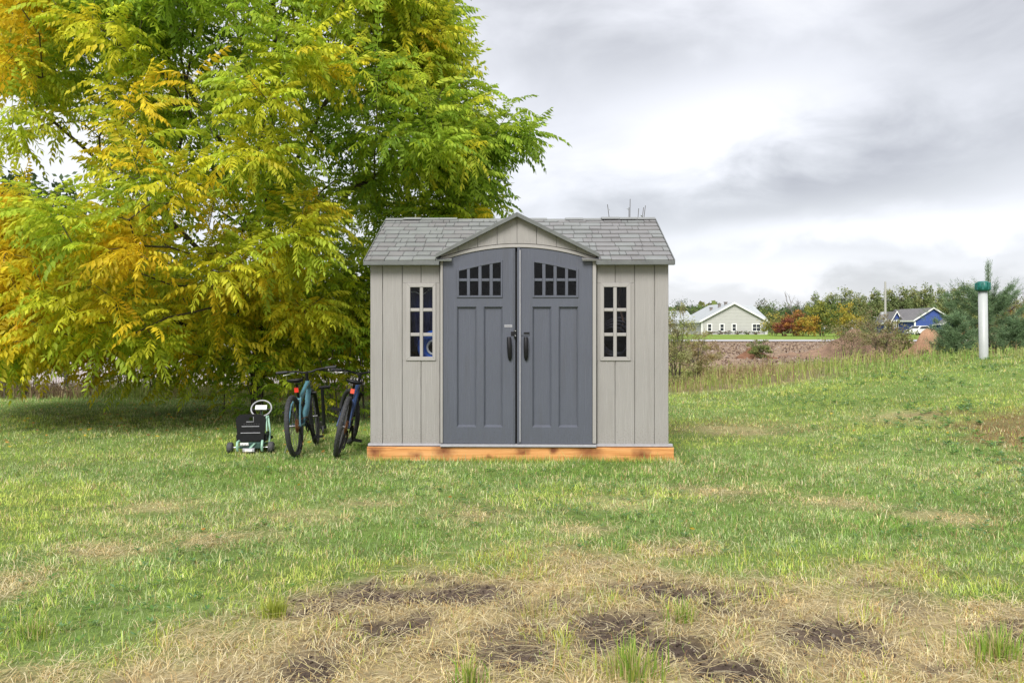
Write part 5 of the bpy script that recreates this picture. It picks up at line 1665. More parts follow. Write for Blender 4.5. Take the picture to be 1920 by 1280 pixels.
def leafy(name, label, cat, loc, h, w, cols, n, leaf, seed, base=0.15, clumps=40, group=None, shape='round', aspect=0.55, stems=4, bark=None, sig=0.16, air=0.0, stem_r=0.03):
    """a tree or bush: stems and limbs, and a crown of leaf-sized faces gathered in clumps"""
    r = np.random.default_rng(seed)
    root = empty(name, loc, 0, label, cat, group)
    zc, hz = h * (base + 1) / 2, h * (1 - base) / 2
    cen = []
    while len(cen) < clumps:
        u = r.normal(0, 1, 3); u /= np.linalg.norm(u); q = r.random() ** 0.45
        p = u * q
        if shape == 'tall': k = 1 - 0.55 * max(0, p[2])
        elif shape == 'cone': k = (1 - (p[2] + 1) / 2) * 1.35
        else: k = 1.0
        cen.append((p[0] * w / 2 * k * r.uniform(0.75, 1.15), p[1] * w / 2 * k, zc + p[2] * hz * r.uniform(0.85, 1.08)))
    cen = np.array(cen)
    seg = []
    for s in range(stems):
        a = r.uniform(0, 6.28); o = np.array([0.02 * w * math.cos(a) * (stems > 1) * 3, 0.02 * w * math.sin(a) * (stems > 1) * 3, -0.05])
        t = np.array([0.18 * w * math.cos(a) * (stems > 1), 0.18 * w * math.sin(a) * (stems > 1), h * r.uniform(0.75, 0.95)])
        prev = o
        for k in range(1, 6):
            p = o + (t - o) * k / 5 + r.normal(0, 0.012 * w, 3)
            seg.append((prev, p, stem_r * (1.1 - k / 6), stem_r * (1.0 - k / 6))); prev = p
    nodes = np.array([s_[1] for s_ in seg])
    for c in cen[:: max(1, clumps // 40)]:
        k = int(np.argmin(np.linalg.norm(nodes - c, axis=1) + 0.7 * np.clip(nodes[:, 2] - c[2] + 0.15 * h, 0, None)))
        seg.append((nodes[k], (nodes[k] + c) / 2 + np.array([0, 0, 0.02 * h]), stem_r * 0.45, stem_r * 0.3)); seg.append((seg[-1][1], c, stem_r * 0.3, stem_r * 0.12))
    frustums(seg, 'trunk' if stems == 1 else 'stems', bark or M['bark'], root, 5)
    k = r.integers(0, clumps, n)
    cs = r.uniform(0.6, 1.3, clumps)
    P = cen[k] + r.normal(0, 1, (n, 3)) * (sig * cs[k])[:, None] * np.array([w, w, h * 0.7]) * 0.5
    P[:, 2] = np.maximum(P[:, 2], 0.02)
    cols = np.asarray(cols)
    cc = cols[r.integers(0, len(cols), clumps)][k]
    own = cols[r.integers(0, len(cols), n)]
    c = (cc * 0.7 + own * 0.3) * r.uniform(0.75, 1.25, n)[:, None]
    V, T = quads(P, leaf, r, aspect)
    o = np_obj('crown' if stems == 1 else 'foliage', V, T, np.repeat(c, 4, 0), M['foliage'], root)
    o['kind'] = 'stuff'
    return root


def ground_at(px, d): 
    x = PX(px, d); return (x, d, float(H(x, d)))


DK = [(0.045, 0.08, 0.03), (0.065, 0.11, 0.04), (0.09, 0.13, 0.06)]
MID = [(0.10, 0.17, 0.045), (0.14, 0.21, 0.05), (0.19, 0.24, 0.065)]
OLIVE = [(0.22, 0.23, 0.08), (0.27, 0.25, 0.10), (0.16, 0.19, 0.07)]
YEL = [(0.50, 0.36, 0.05), (0.42, 0.34, 0.06), (0.30, 0.30, 0.05)]
ORA = [(0.42, 0.20, 0.04), (0.36, 0.15, 0.04), (0.30, 0.22, 0.06)]
REDS = [(0.20, 0.055, 0.045), (0.26, 0.09, 0.05), (0.14, 0.05, 0.05)]
DRY = [(0.26, 0.20, 0.12), (0.19, 0.14, 0.09), (0.30, 0.26, 0.13)]

# shrubs beside and behind the shed on the right
leafy('willow_shrub', 'feathery willow shrub growing at the right edge of the shed', 'shrub', ground_at(1268, 19.5), 2.0, 1.3, [(0.24, 0.29, 0.09), (0.33, 0.36, 0.13), (0.27, 0.23, 0.10), (0.40, 0.40, 0.20)], 5200, 0.075, 401, base=0.05, clumps=70, aspect=0.22, stems=12, sig=0.10, stem_r=0.012)
leafy('willow_shrub', 'lower willow shrub with arching shoots below the grey house', 'shrub', ground_at(1306, 21), 1.35, 1.3, [(0.28, 0.28, 0.10), (0.34, 0.31, 0.13), (0.28, 0.20, 0.09)], 3600, 0.07, 402, base=0.03, clumps=60, aspect=0.22, stems=12, sig=0.10, stem_r=0.010)
leafy('scrub_bush', 'thin twiggy bush in front of the brown dirt mound', 'bush', ground_at(1652, 27), 1.75, 1.5, OLIVE + DRY, 3400, 0.07, 403, base=0.0, clumps=60, aspect=0.4, stems=10, sig=0.11, stem_r=0.012)


def shoots(name, label, cat, x, y, z0, h, n, spread, seed, leaves=5, col=(0.18, 0.21, 0.07)):
    """bare upright shoots with a few leaves near the tips"""
    r = np.random.default_rng(seed); root = empty(name, (x, y, z0), 0, label, cat)
    seg, P = [], []
    for i in range(n):
        a = r.uniform(0, 6.28); sp = r.uniform(0.2, 1) * spread
        tip = np.array([sp * math.cos(a), sp * math.sin(a) * 0.5, h * r.uniform(0.94, 0.985) if i else h]); o = np.array([0.02 * math.cos(a), 0.02 * math.sin(a), 0])
        if i == 0: tip[:2] *= 0.3
        prev = o
        for k in range(1, 7):
            t = k / 6; p = o + (tip - o) * np.array([t ** 1.6, t ** 1.6, t]); seg.append((prev, p, 0.016 * (1.05 - 0.72 * t), 0.016 * (1.0 - 0.72 * t))); prev = p
        for k in range(leaves): P.append(o + (tip - o) * r.uniform(0.75, 1.02) + r.normal(0, 0.025, 3))
    frustums(seg, 'stems', M['bark'], root, 5)
    P = np.array(P); V, T = quads(P, 0.05, r, 0.35)
    o = np_obj('foliage', V, T, np.repeat(np.array([col]) * r.uniform(0.5, 1.1, len(P))[:, None], 4, 0), M['foliage'], root); o['kind'] = 'stuff'


dS = 12.6
shoots('sapling', 'bare topped sapling whose shoots show above the right roof ridge', 'sapling', PX(1176, dS), dS, 0, PZ(374, dS), 6, 0.30, 55, 3)


# white pine on the mound at the right
def make_pine(px, d, h, w, label, seed, name='pine_tree', lift=0.0):
    r = np.random.default_rng(seed); x = PX(px, d)
    root = empty(name, (x, d, float(H(x, d)) - 0.05), 0, label, 'pine tree', 'young pines on the mound')
    seg = []; tuft, tdir = [], []
    for k in range(12): seg.append(((0, 0, h * k / 12), (0, 0, h * (k + 1) / 12), 0.05 * (1.03 - k / 12), 0.05 * (1 - (k + 1) / 12)))
    seg = [(np.array(a), np.array(b), c, e) for a, b, c, e in seg]
    levels = [0.03, 0.12, 0.23, 0.35, 0.46, 0.54, 0.58] if h > 2 else [0.04, 0.2, 0.4, 0.6, 0.8]
    for lv in levels:
        nb = 7 if lv < 0.5 else 4
        for b in range(nb):
            a = 2 * math.pi * b / nb + r.uniform(-0.4, 0.4)
            Lb = w / 2 * (1.05 - lv * 0.75) * r.uniform(0.75, 1.1)
            z = h * lv; prev = np.array([0, 0, z])
            for k in range(1, 7):
                t = k / 6
                p = np.array([Lb * t * math.cos(a), Lb * t * math.sin(a), z + Lb * (0.15 * t + 0.50 * t * t)])
                seg.append((prev, p, 0.014 * (1.1 - t), 0.014 * (1.0 - t * 0.9)))
                dirn = (p - prev) / np.linalg.norm(p - prev); prev = p
                if t > 0.25:
                    tuft.append(p); tdir.append(dirn)
                    if t < 1:
                        for sgn in (-1, 1):
                            sd = np.array([-math.sin(a), math.cos(a), 0.2]) * sgn * Lb * 0.20 * (1.1 - t)
                            for q in (0.55, 1.0): tuft.append(p + sd * q); tdir.append((dirn + sd / np.linalg.norm(sd)) / 1.4)
    for k in range(30): tuft.append(np.array([0, 0, h * (0.58 + 0.42 * k / 29)])); tdir.append(np.array([0, 0, 1.0]))
    frustums(seg, 'trunk', M['bark'], root, 5)
    tuft, tdir = np.array(tuft), np.array(tdir); m = 36; n = len(tuft) * m
    P = np.repeat(tuft, m, 0) + r.normal(0, 0.035, (n, 3)) - np.repeat(tdir, m, 0) * r.uniform(0, 0.16, n)[:, None]; dd = np.repeat(tdir, m, 0)
    thin = np.repeat(np.hypot(tuft[:, 0], tuft[:, 1]) < 0.01, m)
    d_ = dd * 0.95 + r.normal(0, 0.42, (n, 3)); d_ /= np.linalg.norm(d_, axis=1, keepdims=True)
    L = r.uniform(0.08, 0.14, n) * np.where(thin, 0.75, 1); s = np.cross(d_, r.normal(0, 1, (n, 3))); s /= np.linalg.norm(s, axis=1, keepdims=True); s *= 0.0036
    V = np.stack([P - s, P + s, P + d_ * L[:, None]], 1).reshape(-1, 3)
    c = np.array([(0.13, 0.215, 0.095), (0.19, 0.28, 0.14), (0.085, 0.15, 0.07)])[r.integers(0, 3, n)] * r.uniform(0.8, 1.3, n)[:, None]
    o = np_obj('needles', V, np.arange(n * 3).reshape(-1, 3), np.repeat(c, 3, 0), M['needle'], root); o['kind'] = 'stuff'


make_pine(1853, 20.5, PZ(488, 20.5) - float(H(PX(1853, 20.5), 20.5)) + 0.05, 2.9, 'tall young pine with upright leader directly behind the white pipe', 61)
make_pine(1792, 19.5, 1.05, 1.1, 'small low pine left of the white pipe', 62)
make_pine(1908, 19.5, 0.95, 1.3, 'short bushy pine right of the white pipe', 63)


def make_pipe():
    d = 16.6; x = PX(1844.5, d); z = float(H(x, d))
    root = empty('vent_pipe', (x, d, z), 0, 'upright white plastic pipe with green cap on the grassy mound', 'pipe')
    root.rotation_euler = (0, R(-0.8), 0)
    top = PZ(545, d) - z; rr = 0.083
    MB().lathe([(rr, -0.1), (rr, top + 0.05), (rr - 0.006, top + 0.05)], 28).build('pipe', M['pvc'], root)
    cp = MB(); a = 0.128; h = 0.19
    cp.lathe([(rr + 0.004, top - 0.005), (a, top - 0.005), (a, top + 0.11), (a - 0.008, top + 0.125), (a - 0.012, top + 0.16), (a - 0.04, top + h - 0.005), (0.0, top + h)], 28)
    cap = cp.build('cap', M['green_cap'], root)
    lug = MB()
    for k in range(8):
        an = 2 * math.pi * k / 8 + 0.3
        Mx = Matrix.Rotation(an, 4, 'Z')
        vs = [Mx @ Vector((dx, dy, top + dz)) for dz in (0.02, 0.155) for dy in (-0.018, 0.018) for dx in (a - 0.02, a + 0.012)]
        lug.add(vs, [(0, 2, 3, 1), (4, 5, 7, 6), (0, 1, 5, 4), (2, 6, 7, 3), (0, 4, 6, 2), (1, 3, 7, 5)])
    lug.build('cap_ribs', M['green_cap'], cap)


make_pipe()


def tall_weeds(name, label, n, region, hr, cols, seed, heads=True, parent=None):
    """tall weeds and dead stalks, uncountable"""
    r = np.random.default_rng(seed)
    x, y = region(r, n); n = len(x)
    z = H(x, y)
    h = r.uniform(hr[0], hr[1], n) * (0.45 + 1.0 * fbm(x * 0.7, y * 0.7, seed, 3))
    az = r.uniform(0, 6.28, n); cols = np.asarray(cols)
    zone = (fbm(x * 0.55, y * 0.3, seed + 5, 3) * 1.6 - 0.3) * len(cols)
    c = cols[np.clip((zone + r.normal(0, 0.9, n)).astype(int), 0, len(cols) - 1)] * r.uniform(0.7, 1.25, n)[:, None]
    P = np.stack([x, y, z - 0.02], -1)
    w = 0.0035 + 0.00028 * y * r.uniform(0.5, 1.5, n)
    o = blades(P, h, w, az, np.clip(r.normal(0.25, 0.25, n), 0, 1.2), c, name, M['foliage'])
    tag(o, label, 'weeds', kind='stuff')
    # small leaves and seed heads on the stalks
    k = n // 2; i = r.integers(0, n, k * 3)
    t = r.uniform(0.3, 0.95, len(i))
    Q = P[i] + np.stack([0.05 * np.cos(az[i]) * t, 0.05 * np.sin(az[i]) * t, h[i] * t], -1) + r.normal(0, 0.03, (len(i), 3))
    V, T = quads(Q, 0.05, r, 0.4)
    o2 = np_obj(name + '_leaves', V, T, np.repeat(c[i] * r.uniform(0.7, 1.2, len(i))[:, None], 4, 0), M['foliage'])
    o2.parent = o
    o2['kind'] = 'stuff'


def reg_right(r, n):
    y = r.uniform(17.0, 25.5, n); x = r.uniform(1.2, 15, n)
    k = (y > 17.3 + 0.15 * np.maximum(0, x - 6)) & (x < 5.5 + r.random(n) ** 2 * 8)
    return x[k], y[k]


def reg_left(r, n):
    y = r.uniform(15.9, 18.6, n); x = r.uniform(-13.5, 0.5, n)
    return x, y


WEED = [(0.24, 0.14, 0.09), (0.40, 0.30, 0.17), (0.32, 0.31, 0.11), (0.34, 0.40, 0.10), (0.28, 0.38, 0.09), (0.36, 0.33, 0.16)]
tall_weeds('tall_weeds', 'tall dry weeds and long grass along the field edge right of the shed', 10000, reg_right, (0.16, 0.44), WEED, 501)
tall_weeds('tall_weeds', 'brown weeds and brush along the lawn edge under the walnut tree', 7000, reg_left, (0.10, 0.36), [(0.20, 0.14, 0.09), (0.28, 0.21, 0.12), (0.30, 0.28, 0.11), (0.26, 0.32, 0.08)], 502)


def reg_mound(r, n):
    x = r.uniform(6.5, 13, n); y = r.uniform(16.6, 18.2, n); return x, y


tall_weeds('mound_weeds', 'green weeds round the foot of the white pipe', 1500, reg_mound, (0.08, 0.28), [(0.21, 0.36, 0.08), (0.29, 0.42, 0.10), (0.36, 0.40, 0.14)], 503)

# brush under the walnut at the back of the lawn: thin dark saplings one can tell apart
for i, (px, d, h, lab) in enumerate(((40, 16.8, 2.4, 'leafy dark sapling at the far left edge of the lawn'),
                                     (120, 17.2, 2.0, 'two stemmed dark sapling in the brush left of the walnut'),
                                     (178, 16.9, 1.9, 'straight thin sapling in front of the pale field'),
                                     (230, 17.4, 1.7, 'twiggy sapling under the yellow walnut boughs'),
                                     (290, 17.0, 1.6, 'low dark sapling left of the pale field gap'),
                                     (8, 16.2, 1.8, 'rust tinged bush cut off by the left picture edge'))):
    leafy('brush_sapling', lab, 'sapling', ground_at(px, d), h, 1.3, MID + OLIVE[:2] + [(0.20, 0.14, 0.07)], 650, 0.08, 600 + i, base=0.05, clumps=36, aspect=0.5, stems=3, sig=0.13, stem_r=0.020, group='saplings along the lawn edge')

# big trees far left, yellow bushes before them
leafy('broad_tree', 'large dark green tree behind the walnut at the far left', 'tree', ground_at(8, 46), 11.0, 8.0, DK + MID[:1], 9000, 0.40, 701, base=0.1, clumps=90, stems=1, stem_r=0.25)
leafy('broad_tree', 'smaller dark tree showing through the gap at the left', 'tree', ground_at(88, 50), 8.2, 7.0, DK, 7000, 0.40, 702, base=0.1, clumps=80, stems=1, stem_r=0.22)
leafy('yellow_bush', 'yellow autumn bush below the dark trees at the left', 'bush', ground_at(40, 42), 4.6, 6.0, YEL + ORA[:1], 5000, 0.22, 703, base=0.02, clumps=60, stems=5, stem_r=0.06)
leafy('broad_tree', 'dark tree far behind the walnut, left of its trunk', 'tree', ground_at(230, 55), 8.0, 9.0, DK + MID[:1], 6000, 0.42, 704, base=0.1, clumps=70, stems=1, stem_r=0.22)

# ------------------------------------------------------------------ the far side of the field
# dirt mounds
def dirt_mound(px, d, w, depth, h, col, label, seed, name='dirt_mound', lobes=3):
    r = np.random.default_rng(seed); x0 = PX(px, d)
    n = 46
    u, v = np.meshgrid(np.linspace(-1, 1, n), np.linspace(-1, 1, 26))
    X_, Y_ = u * w / 2, v * depth / 2
    z = np.zeros_like(u)
    for k in range(lobes):
        cx, cy, s, a = r.uniform(-0.45, 0.45), r.uniform(-0.3, 0.3), r.uniform(0.3, 0.5), r.uniform(0.6, 1)
        if k == 0: cx, cy, a = 0, 0, 1
        z = np.maximum(z, a * np.exp(-((u - cx) / s) ** 2 - ((v - cy) / (s * 1.1)) ** 2))
    edge = np.clip(1.1 - np.maximum(np.abs(u), np.abs(v)), 0, 1)
    z = h * z * sm(0.1, 0.5, edge) + (fbm(X_ * 2.4, Y_ * 2.4, seed, 4) - 0.42) * 0.38 * h * sm(0.1, 0.3, edge)
    base = H(x0 + X_, d + Y_)
    V = np.stack([X_, Y_, base - float(H(x0, d)) + np.where(edge <= 0.11, -0.15, z)], -1).reshape(-1, 3)
    i = np.arange(25)[:, None] * n + np.arange(n - 1)[None, :]
    T = np.stack([i, i + 1, i + n + 1, i + n], -1).reshape(-1, 4)
    c = np.asarray(col) * (0.55 + 0.9 * fbm(X_ * 3, Y_ * 3, seed + 1, 3))[..., None]
    o = np_obj(name, V, T, c.reshape(-1, 3), M['ground'])
    o.location = (x0, d, float(H(x0, d)))
    return tag(o, label, 'dirt mound')


dirt_mound(1605, 41, 8.0, 6, 1.25, (0.25, 0.165, 0.115), 'wide grey brown dirt mound overgrown with scrub', 801)
dirt_mound(1746, 31, 3.9, 4, 1.42, (0.33, 0.20, 0.125), 'bare reddish brown dirt mound in front of the blue house', 802)
dirt_mound(1412, 38.5, 2.0, 2.0, 0.55, (0.22, 0.115, 0.07), 'small rusty dirt mound in the open field', 803)
dirt_mound(1860, 34, 5.0, 4, 1.2, (0.30, 0.19, 0.13), 'low brown dirt mound behind the white pipe', 804)

for i, (px, d, h, w, cols, lab) in enumerate(((1590, 39, 1.9, 2.6, DRY + OLIVE, 'dry scrub on the left shoulder of the wide dirt mound'),
                                              (1640, 39.5, 2.2, 2.4, OLIVE + DRY, 'olive scrub on the right shoulder of the wide dirt mound'),
                                              (1690, 33, 1.7, 1.2, OLIVE + MID[2:], 'upright bush at the left end of the blue house'),
                                              (1425, 37.6, 0.9, 1.2, MID + OLIVE, 'green weeds beside the small rusty mound'),
                                              (1745, 27.0, 0.8, 1.6, DRY, 'brown weeds at the foot of the reddish dirt mound'),
                                              (1830, 28, 1.7, 1.6, ORA + DRY, 'rust coloured brush behind the foot of the white pipe'))):
    leafy('scrub_bush', lab, 'bush', ground_at(px, d), h, w, cols, 1600, 0.09, 820 + i, base=0.0, clumps=40, aspect=0.45, stems=7, sig=0.14, stem_r=0.012)


# a clod scatter in the ploughed field
def clods():
    r = np.random.default_rng(9); n = 12000
    y = r.uniform(30, 74, n); x = r.uniform(6, 48, n)
    s = r.uniform(0.03, 0.11, n)
    z = H(x, y)
    V, T = quads(np.stack([x, y, z + s * 0.3], -1), 0.13, r, 0.9)
    c = np.array([(0.36, 0.27, 0.22), (0.20, 0.135, 0.105), (0.42, 0.35, 0.30), (0.15, 0.10, 0.08)])[r.integers(0, 4, n)]
    # and on the dirt mounds: stones and lumps
    o = np_obj('field_clods', V, T, np.repeat(c, 4, 0), M['foliage']); tag(o, 'clods of earth scattered over the ploughed field', 'clods', kind='stuff')


clods()

M['house_siding'] = None
def siding_mat(name, col, pitch):
    m, nt, out = node_mat(name); N, L = nt.nodes.new, nt.links.new
    b = N('ShaderNodeBsdfPrincipled'); b.inputs['Roughness'].default_value = 0.6; L(b.outputs[0], out.inputs[0])
    tc = N('ShaderNodeTexCoord'); sp = N('ShaderNodeSeparateXYZ'); L(tc.outputs['Object'], sp.inputs[0])
    a = N('ShaderNodeMath'); a.operation = 'DIVIDE'; L(sp.outputs[2], a.inputs[0]); a.inputs[1].default_value = pitch
    f = N('ShaderNodeMath'); f.operation = 'FRACT'; L(a.outputs[0], f.inputs[0])
    bp = N('ShaderNodeBump'); bp.invert = True; bp.inputs['Strength'].default_value = 1.0; bp.inputs['Distance'].default_value = 0.05
    L(f.outputs[0], bp.inputs['Height']); L(bp.outputs[0], b.inputs['Normal'])
    n = N('ShaderNodeTexNoise'); n.inputs['Scale'].default_value = 1.5; n.inputs['Detail'].default_value = 4; L(tc.outputs['Object'], n.inputs['Vector'])
    cr = N('ShaderNodeValToRGB'); L(n.outputs['Fac'], cr.inputs[0])
    cr.color_ramp.elements[0].color = tuple(c * 0.9 for c in col) + (1,); cr.color_ramp.elements[1].color = tuple(c * 1.1 for c in col) + (1,)
    L(cr.outputs[0], b.inputs['Base Color'])
    return m


M['beige_siding'] = siding_mat('beige_siding', (0.40, 0.40, 0.375), 0.24)
M['blue_siding'] = siding_mat('blue_siding', (0.03, 0.07, 0.27), 0.22)
M['grey_roof'] = mat('grey_roof', (0.36, 0.385, 0.40), 0.8, var=0.1, scale=2.0)
M['dark_roof'] = mat('dark_roof', (0.15, 0.145, 0.15), 0.8, var=0.2, scale=2.0)
M['dark_glass'] = mat('dark_glass', (0.03, 0.035, 0.045), 0.12, var=0.2)


def gable_block(parent, x0, x1, y0, y1, ez, rz, wall, roof, axis='y', ov=0.35, th=0.18, hip=0.0, base=-0.3):
    """walls with gables and a two-slope roof; the ridge runs along axis"""
    w = MB()
    if axis == 'y':
        xm = (x0 + x1) / 2
        w.prism([(x0, base), (x1, base), (x1, ez), (xm, rz), (x0, ez)], y0, y1)
        w.build('wall', wall, parent)
        k = (rz - ez) / (xm - x0)
        r = MB()
        for s, xe in ((-1, x0 - ov), (1, x1 + ov)):
            ze = ez - k * ov
            P = [(xe, ze + 0.02), (xm, rz + 0.02), (xm, rz + 0.02 + th), (xe, ze + 0.02 + th)]
            if s < 0: P = P[:]
            else: P = P[::-1]
            r.prism(P, y0 - ov, y1 + ov)
        ro = r.build('roof', roof, parent)
        t = MB()
        for s, xe in ((-1, x0 - ov), (1, x1 + ov)):
            ze = ez - k * ov
            P = [(xe, ze - 0.02), (xm, rz - 0.02), (xm, rz + 0.1 + th), (xe, ze + 0.1 + th)]
            P = P if s < 0 else P[::-1]
            t.prism(P, y0 - ov - 0.06, y0 - ov - 0.01)
            xa, xb = (xe - 0.06, xe - 0.005) if s < 0 else (xe + 0.005, xe + 0.06)
            t.box(xa, xb, y0 - ov, y1 + ov, ze - 0.08, ze + 0.2)
        t.build('roof_trim', M['white'], parent)
        return ro
    ym = (y0 + y1) / 2
    w.box(x0, x1, y0, y1, base, ez); w.build('wall', wall, parent)
    r = MB(); k = (rz - ez) / (ym - y0)
    ze = ez - k * ov + th; a0, a1 = x0 - ov, x1 + ov
    b0, b1 = a0 + hip, a1 - hip
    vs = [(a0, y0 - ov, ze), (a1, y0 - ov, ze), (b1, ym, rz + th), (b0, ym, rz + th), (a0, y1 + ov, ze), (a1, y1 + ov, ze)]
    vs += [(p[0], p[1], ze - th) for p in (vs[0], vs[1], vs[5], vs[4])]
    r.add(vs, [(0, 1, 2, 3), (5, 4, 3, 2), (1, 5, 2), (4, 0, 3), (6, 7, 1, 0), (7, 8, 5, 1), (8, 9, 4, 5), (9, 6, 0, 4), (9, 8, 7, 6)])
    return r.build('roof', roof, parent)


def house_window(parent, x, z, w, h, y, cols=2, rows=2):
    t = 0.16
    f = MB()
    f.box(x - w / 2 - t, x + w / 2 + t, y - 0.06, y - 0.003, z - h / 2 - t, z - h / 2); f.box(x - w / 2 - t, x + w / 2 + t, y - 0.06, y - 0.003, z + h / 2, z + h / 2 + t)
    f.box(x - w / 2 - t, x - w / 2, y - 0.06, y - 0.003, z - h / 2, z + h / 2); f.box(x + w / 2, x + w / 2 + t, y - 0.06, y - 0.003, z - h / 2, z + h / 2)
    b = 0.035
    for c in range(1, cols): f.box(x - w / 2 + w * c / cols - b, x - w / 2 + w * c / cols + b, y - 0.05, y - 0.003, z - h / 2, z + h / 2)
    for r_ in range(1, rows):
        for c in range(cols): f.box(x - w / 2 + w * c / cols + (b if c else 0), x - w / 2 + w * (c + 1) / cols - (b if c < cols - 1 else 0), y - 0.05, y - 0.003, z - h / 2 + h * r_ / rows - b, z - h / 2 + h * r_ / rows + b)
    win = f.build('window', M['white'], parent)
    for c in range(cols):
        for r_ in range(rows):
            MB().box(x - w / 2 + w * c / cols + 0.001, x - w / 2 + w * (c + 1) / cols - 0.001, y - 0.02, y - 0.002, z - h / 2 + h * r_ / rows + 0.001, z - h / 2 + h * (r_ + 1) / rows - 0.001).build('pane', M['dark_glass'], win)


def grey_house():
    d = 140; s = d / F
    xm = PX(1376, d); z0 = float(H(xm, d))
    hs = empty('bungalow', (xm, d, z0), R(2), 'pale grey single storey house with wide front gable across the field', 'house')
    def hx(px, y=0): return (px - 960) * (d + y) / F + CX - xm
    def hz(py): return PZ(py, d) - z0
    ez, rz = hz(602), hz(569.5)
    ro = gable_block(hs, hx(1315), hx(1437), 0, 15, ez, rz, M['beige_siding'], M['grey_roof'])
    gable_block(hs, hx(1385, 8), hx(1440, 8), 7, 18, ez, hz(570), M['beige_siding'], M['grey_roof'], 'x', hip=1.2)
    gable_block(hs, hx(1200, 10), hx(1306, 10), 10, 19, ez - 0.25, hz(581.5), M['beige_siding'], M['grey_roof'], 'x', hip=0.6)
    for px in (1330, 1353.5, 1376.5): house_window(hs, hx(px), hz(614), 0.55, 1.05, 0, 1, 2)
    house_window(hs, hx(1418.7), hz(614), 1.25, 1.05, 0, 2, 2)
    c = MB()
    for px in (1315.4, 1436.6): c.box(hx(px) - 0.09, hx(px) + 0.09, -0.05, -0.003, -0.3, ez)
    c.build('corner_board', M['white'], hs)
    f = MB(); f.box(hx(1315), hx(1437), -0.03, -0.004, -0.3, 0.22); f.build('foundation', M['road'], hs)
    for px, yy, hh in ((1352, 6, 0.6), (1362, 4, 0.7), (1371, 3, 0.55)):
        x = hx(px); zz = rz - (rz - ez) * abs(x) / abs(hx(1315))
        v = MB(); v.box(x - 0.2, x + 0.2, yy, yy + 0.4, zz, zz + hh); v.box(x - 0.28, x + 0.28, yy - 0.08, yy + 0.48, zz + hh, zz + hh + 0.12); v.build('roof_vent', M['bark_grey'], ro)
    SHRUB_AT = ('under the leftmost window', 'between the first and second window', 'left of the third window', 'right of the third window', 'in the middle of the blank stretch', 'under the double window')
    for k, px in enumerate((1330, 1345, 1362, 1380, 1398, 1415)):
        leafy('foundation_shrub', 'low shrub at the grey house wall ' + SHRUB_AT[k], 'shrub', (xm + hx(px), d - 1.2, z0), 0.65, 1.6, DK + REDS[:1], 260, 0.16, 900 + k, base=0.0, clumps=16, stems=3, group='low shrubs along the grey house')
    m = MB(); m.tube([(hx(1433), -0.4, 0), (hx(1433), -0.4, 1.1)], 0.06, 6); m.torus((hx(1431), -0.45, 1.2), (0, 1, 0.5), 0.35, 0.09, 16, 6); tag(m.build('satellite_dish', M['grey_plastic']), 'small satellite dish at the right end of the grey house wall', 'dish').location = (xm, d, z0)


grey_house()


def blue_house():
    d = 150; s = d / F
    xm = PX(1749, d); z0 = float(H(xm, d))
    hs = empty('cottage', (xm, d, z0), R(1), 'blue sided house with white trim and dark roof behind the dirt mound', 'house')
    def hx(px, y=0): return (px - 960) * (d + y) / F + CX - xm
    def hz(py): return PZ(py, d) - z0
    ez, rz = hz(600), hz(578.5)
    gable_block(hs, hx(1715), hx(1783), 0, 12, ez, rz, M['blue_siding'], M['dark_roof'], th=0.15)
    # porch gable in front, at the right
    gable_block(hs, hx(1755.5), hx(1788), -2.6, -0.02, hz(606.5), hz(596.5), M['blue_siding'], M['dark_roof'], ov=0.3, th=0.12)
    # left wing with its own front gable
    gable_block(hs, hx(1672, 6), hx(1690, 6), 6.0, 12, hz(600), hz(584), M['blue_siding'], M['dark_roof'], th=0.15)
    gable_block(hs, hx(1690, 6), hx(1716, 0) - 0.05, 4.5, 11, hz(600), hz(580), M['blue_siding'], M['dark_roof'], 'x')
    house_window(hs, hx(1681, 6), hz(607), 0.7, 1.1, 6.0, 2, 2)
    house_window(hs, hx(1706, 4), hz(611), 0.8, 1.25, 4.5, 2, 2)
    house_window(hs, hx(1751.5), hz(614), 0.5, 0.8, 0.0, 1, 2)
    c = MB()
    for px, y in ((1715, 0), (1783, 0), (1755.8, -2.6), (1787.6, -2.6)): c.box(hx(px) - 0.14, hx(px) + 0.14, y - 0.08, y - 0.003, -0.3, hz(603 if y == 0 else 608))
    c.build('corner_board', M['white'], hs)


blue_house()


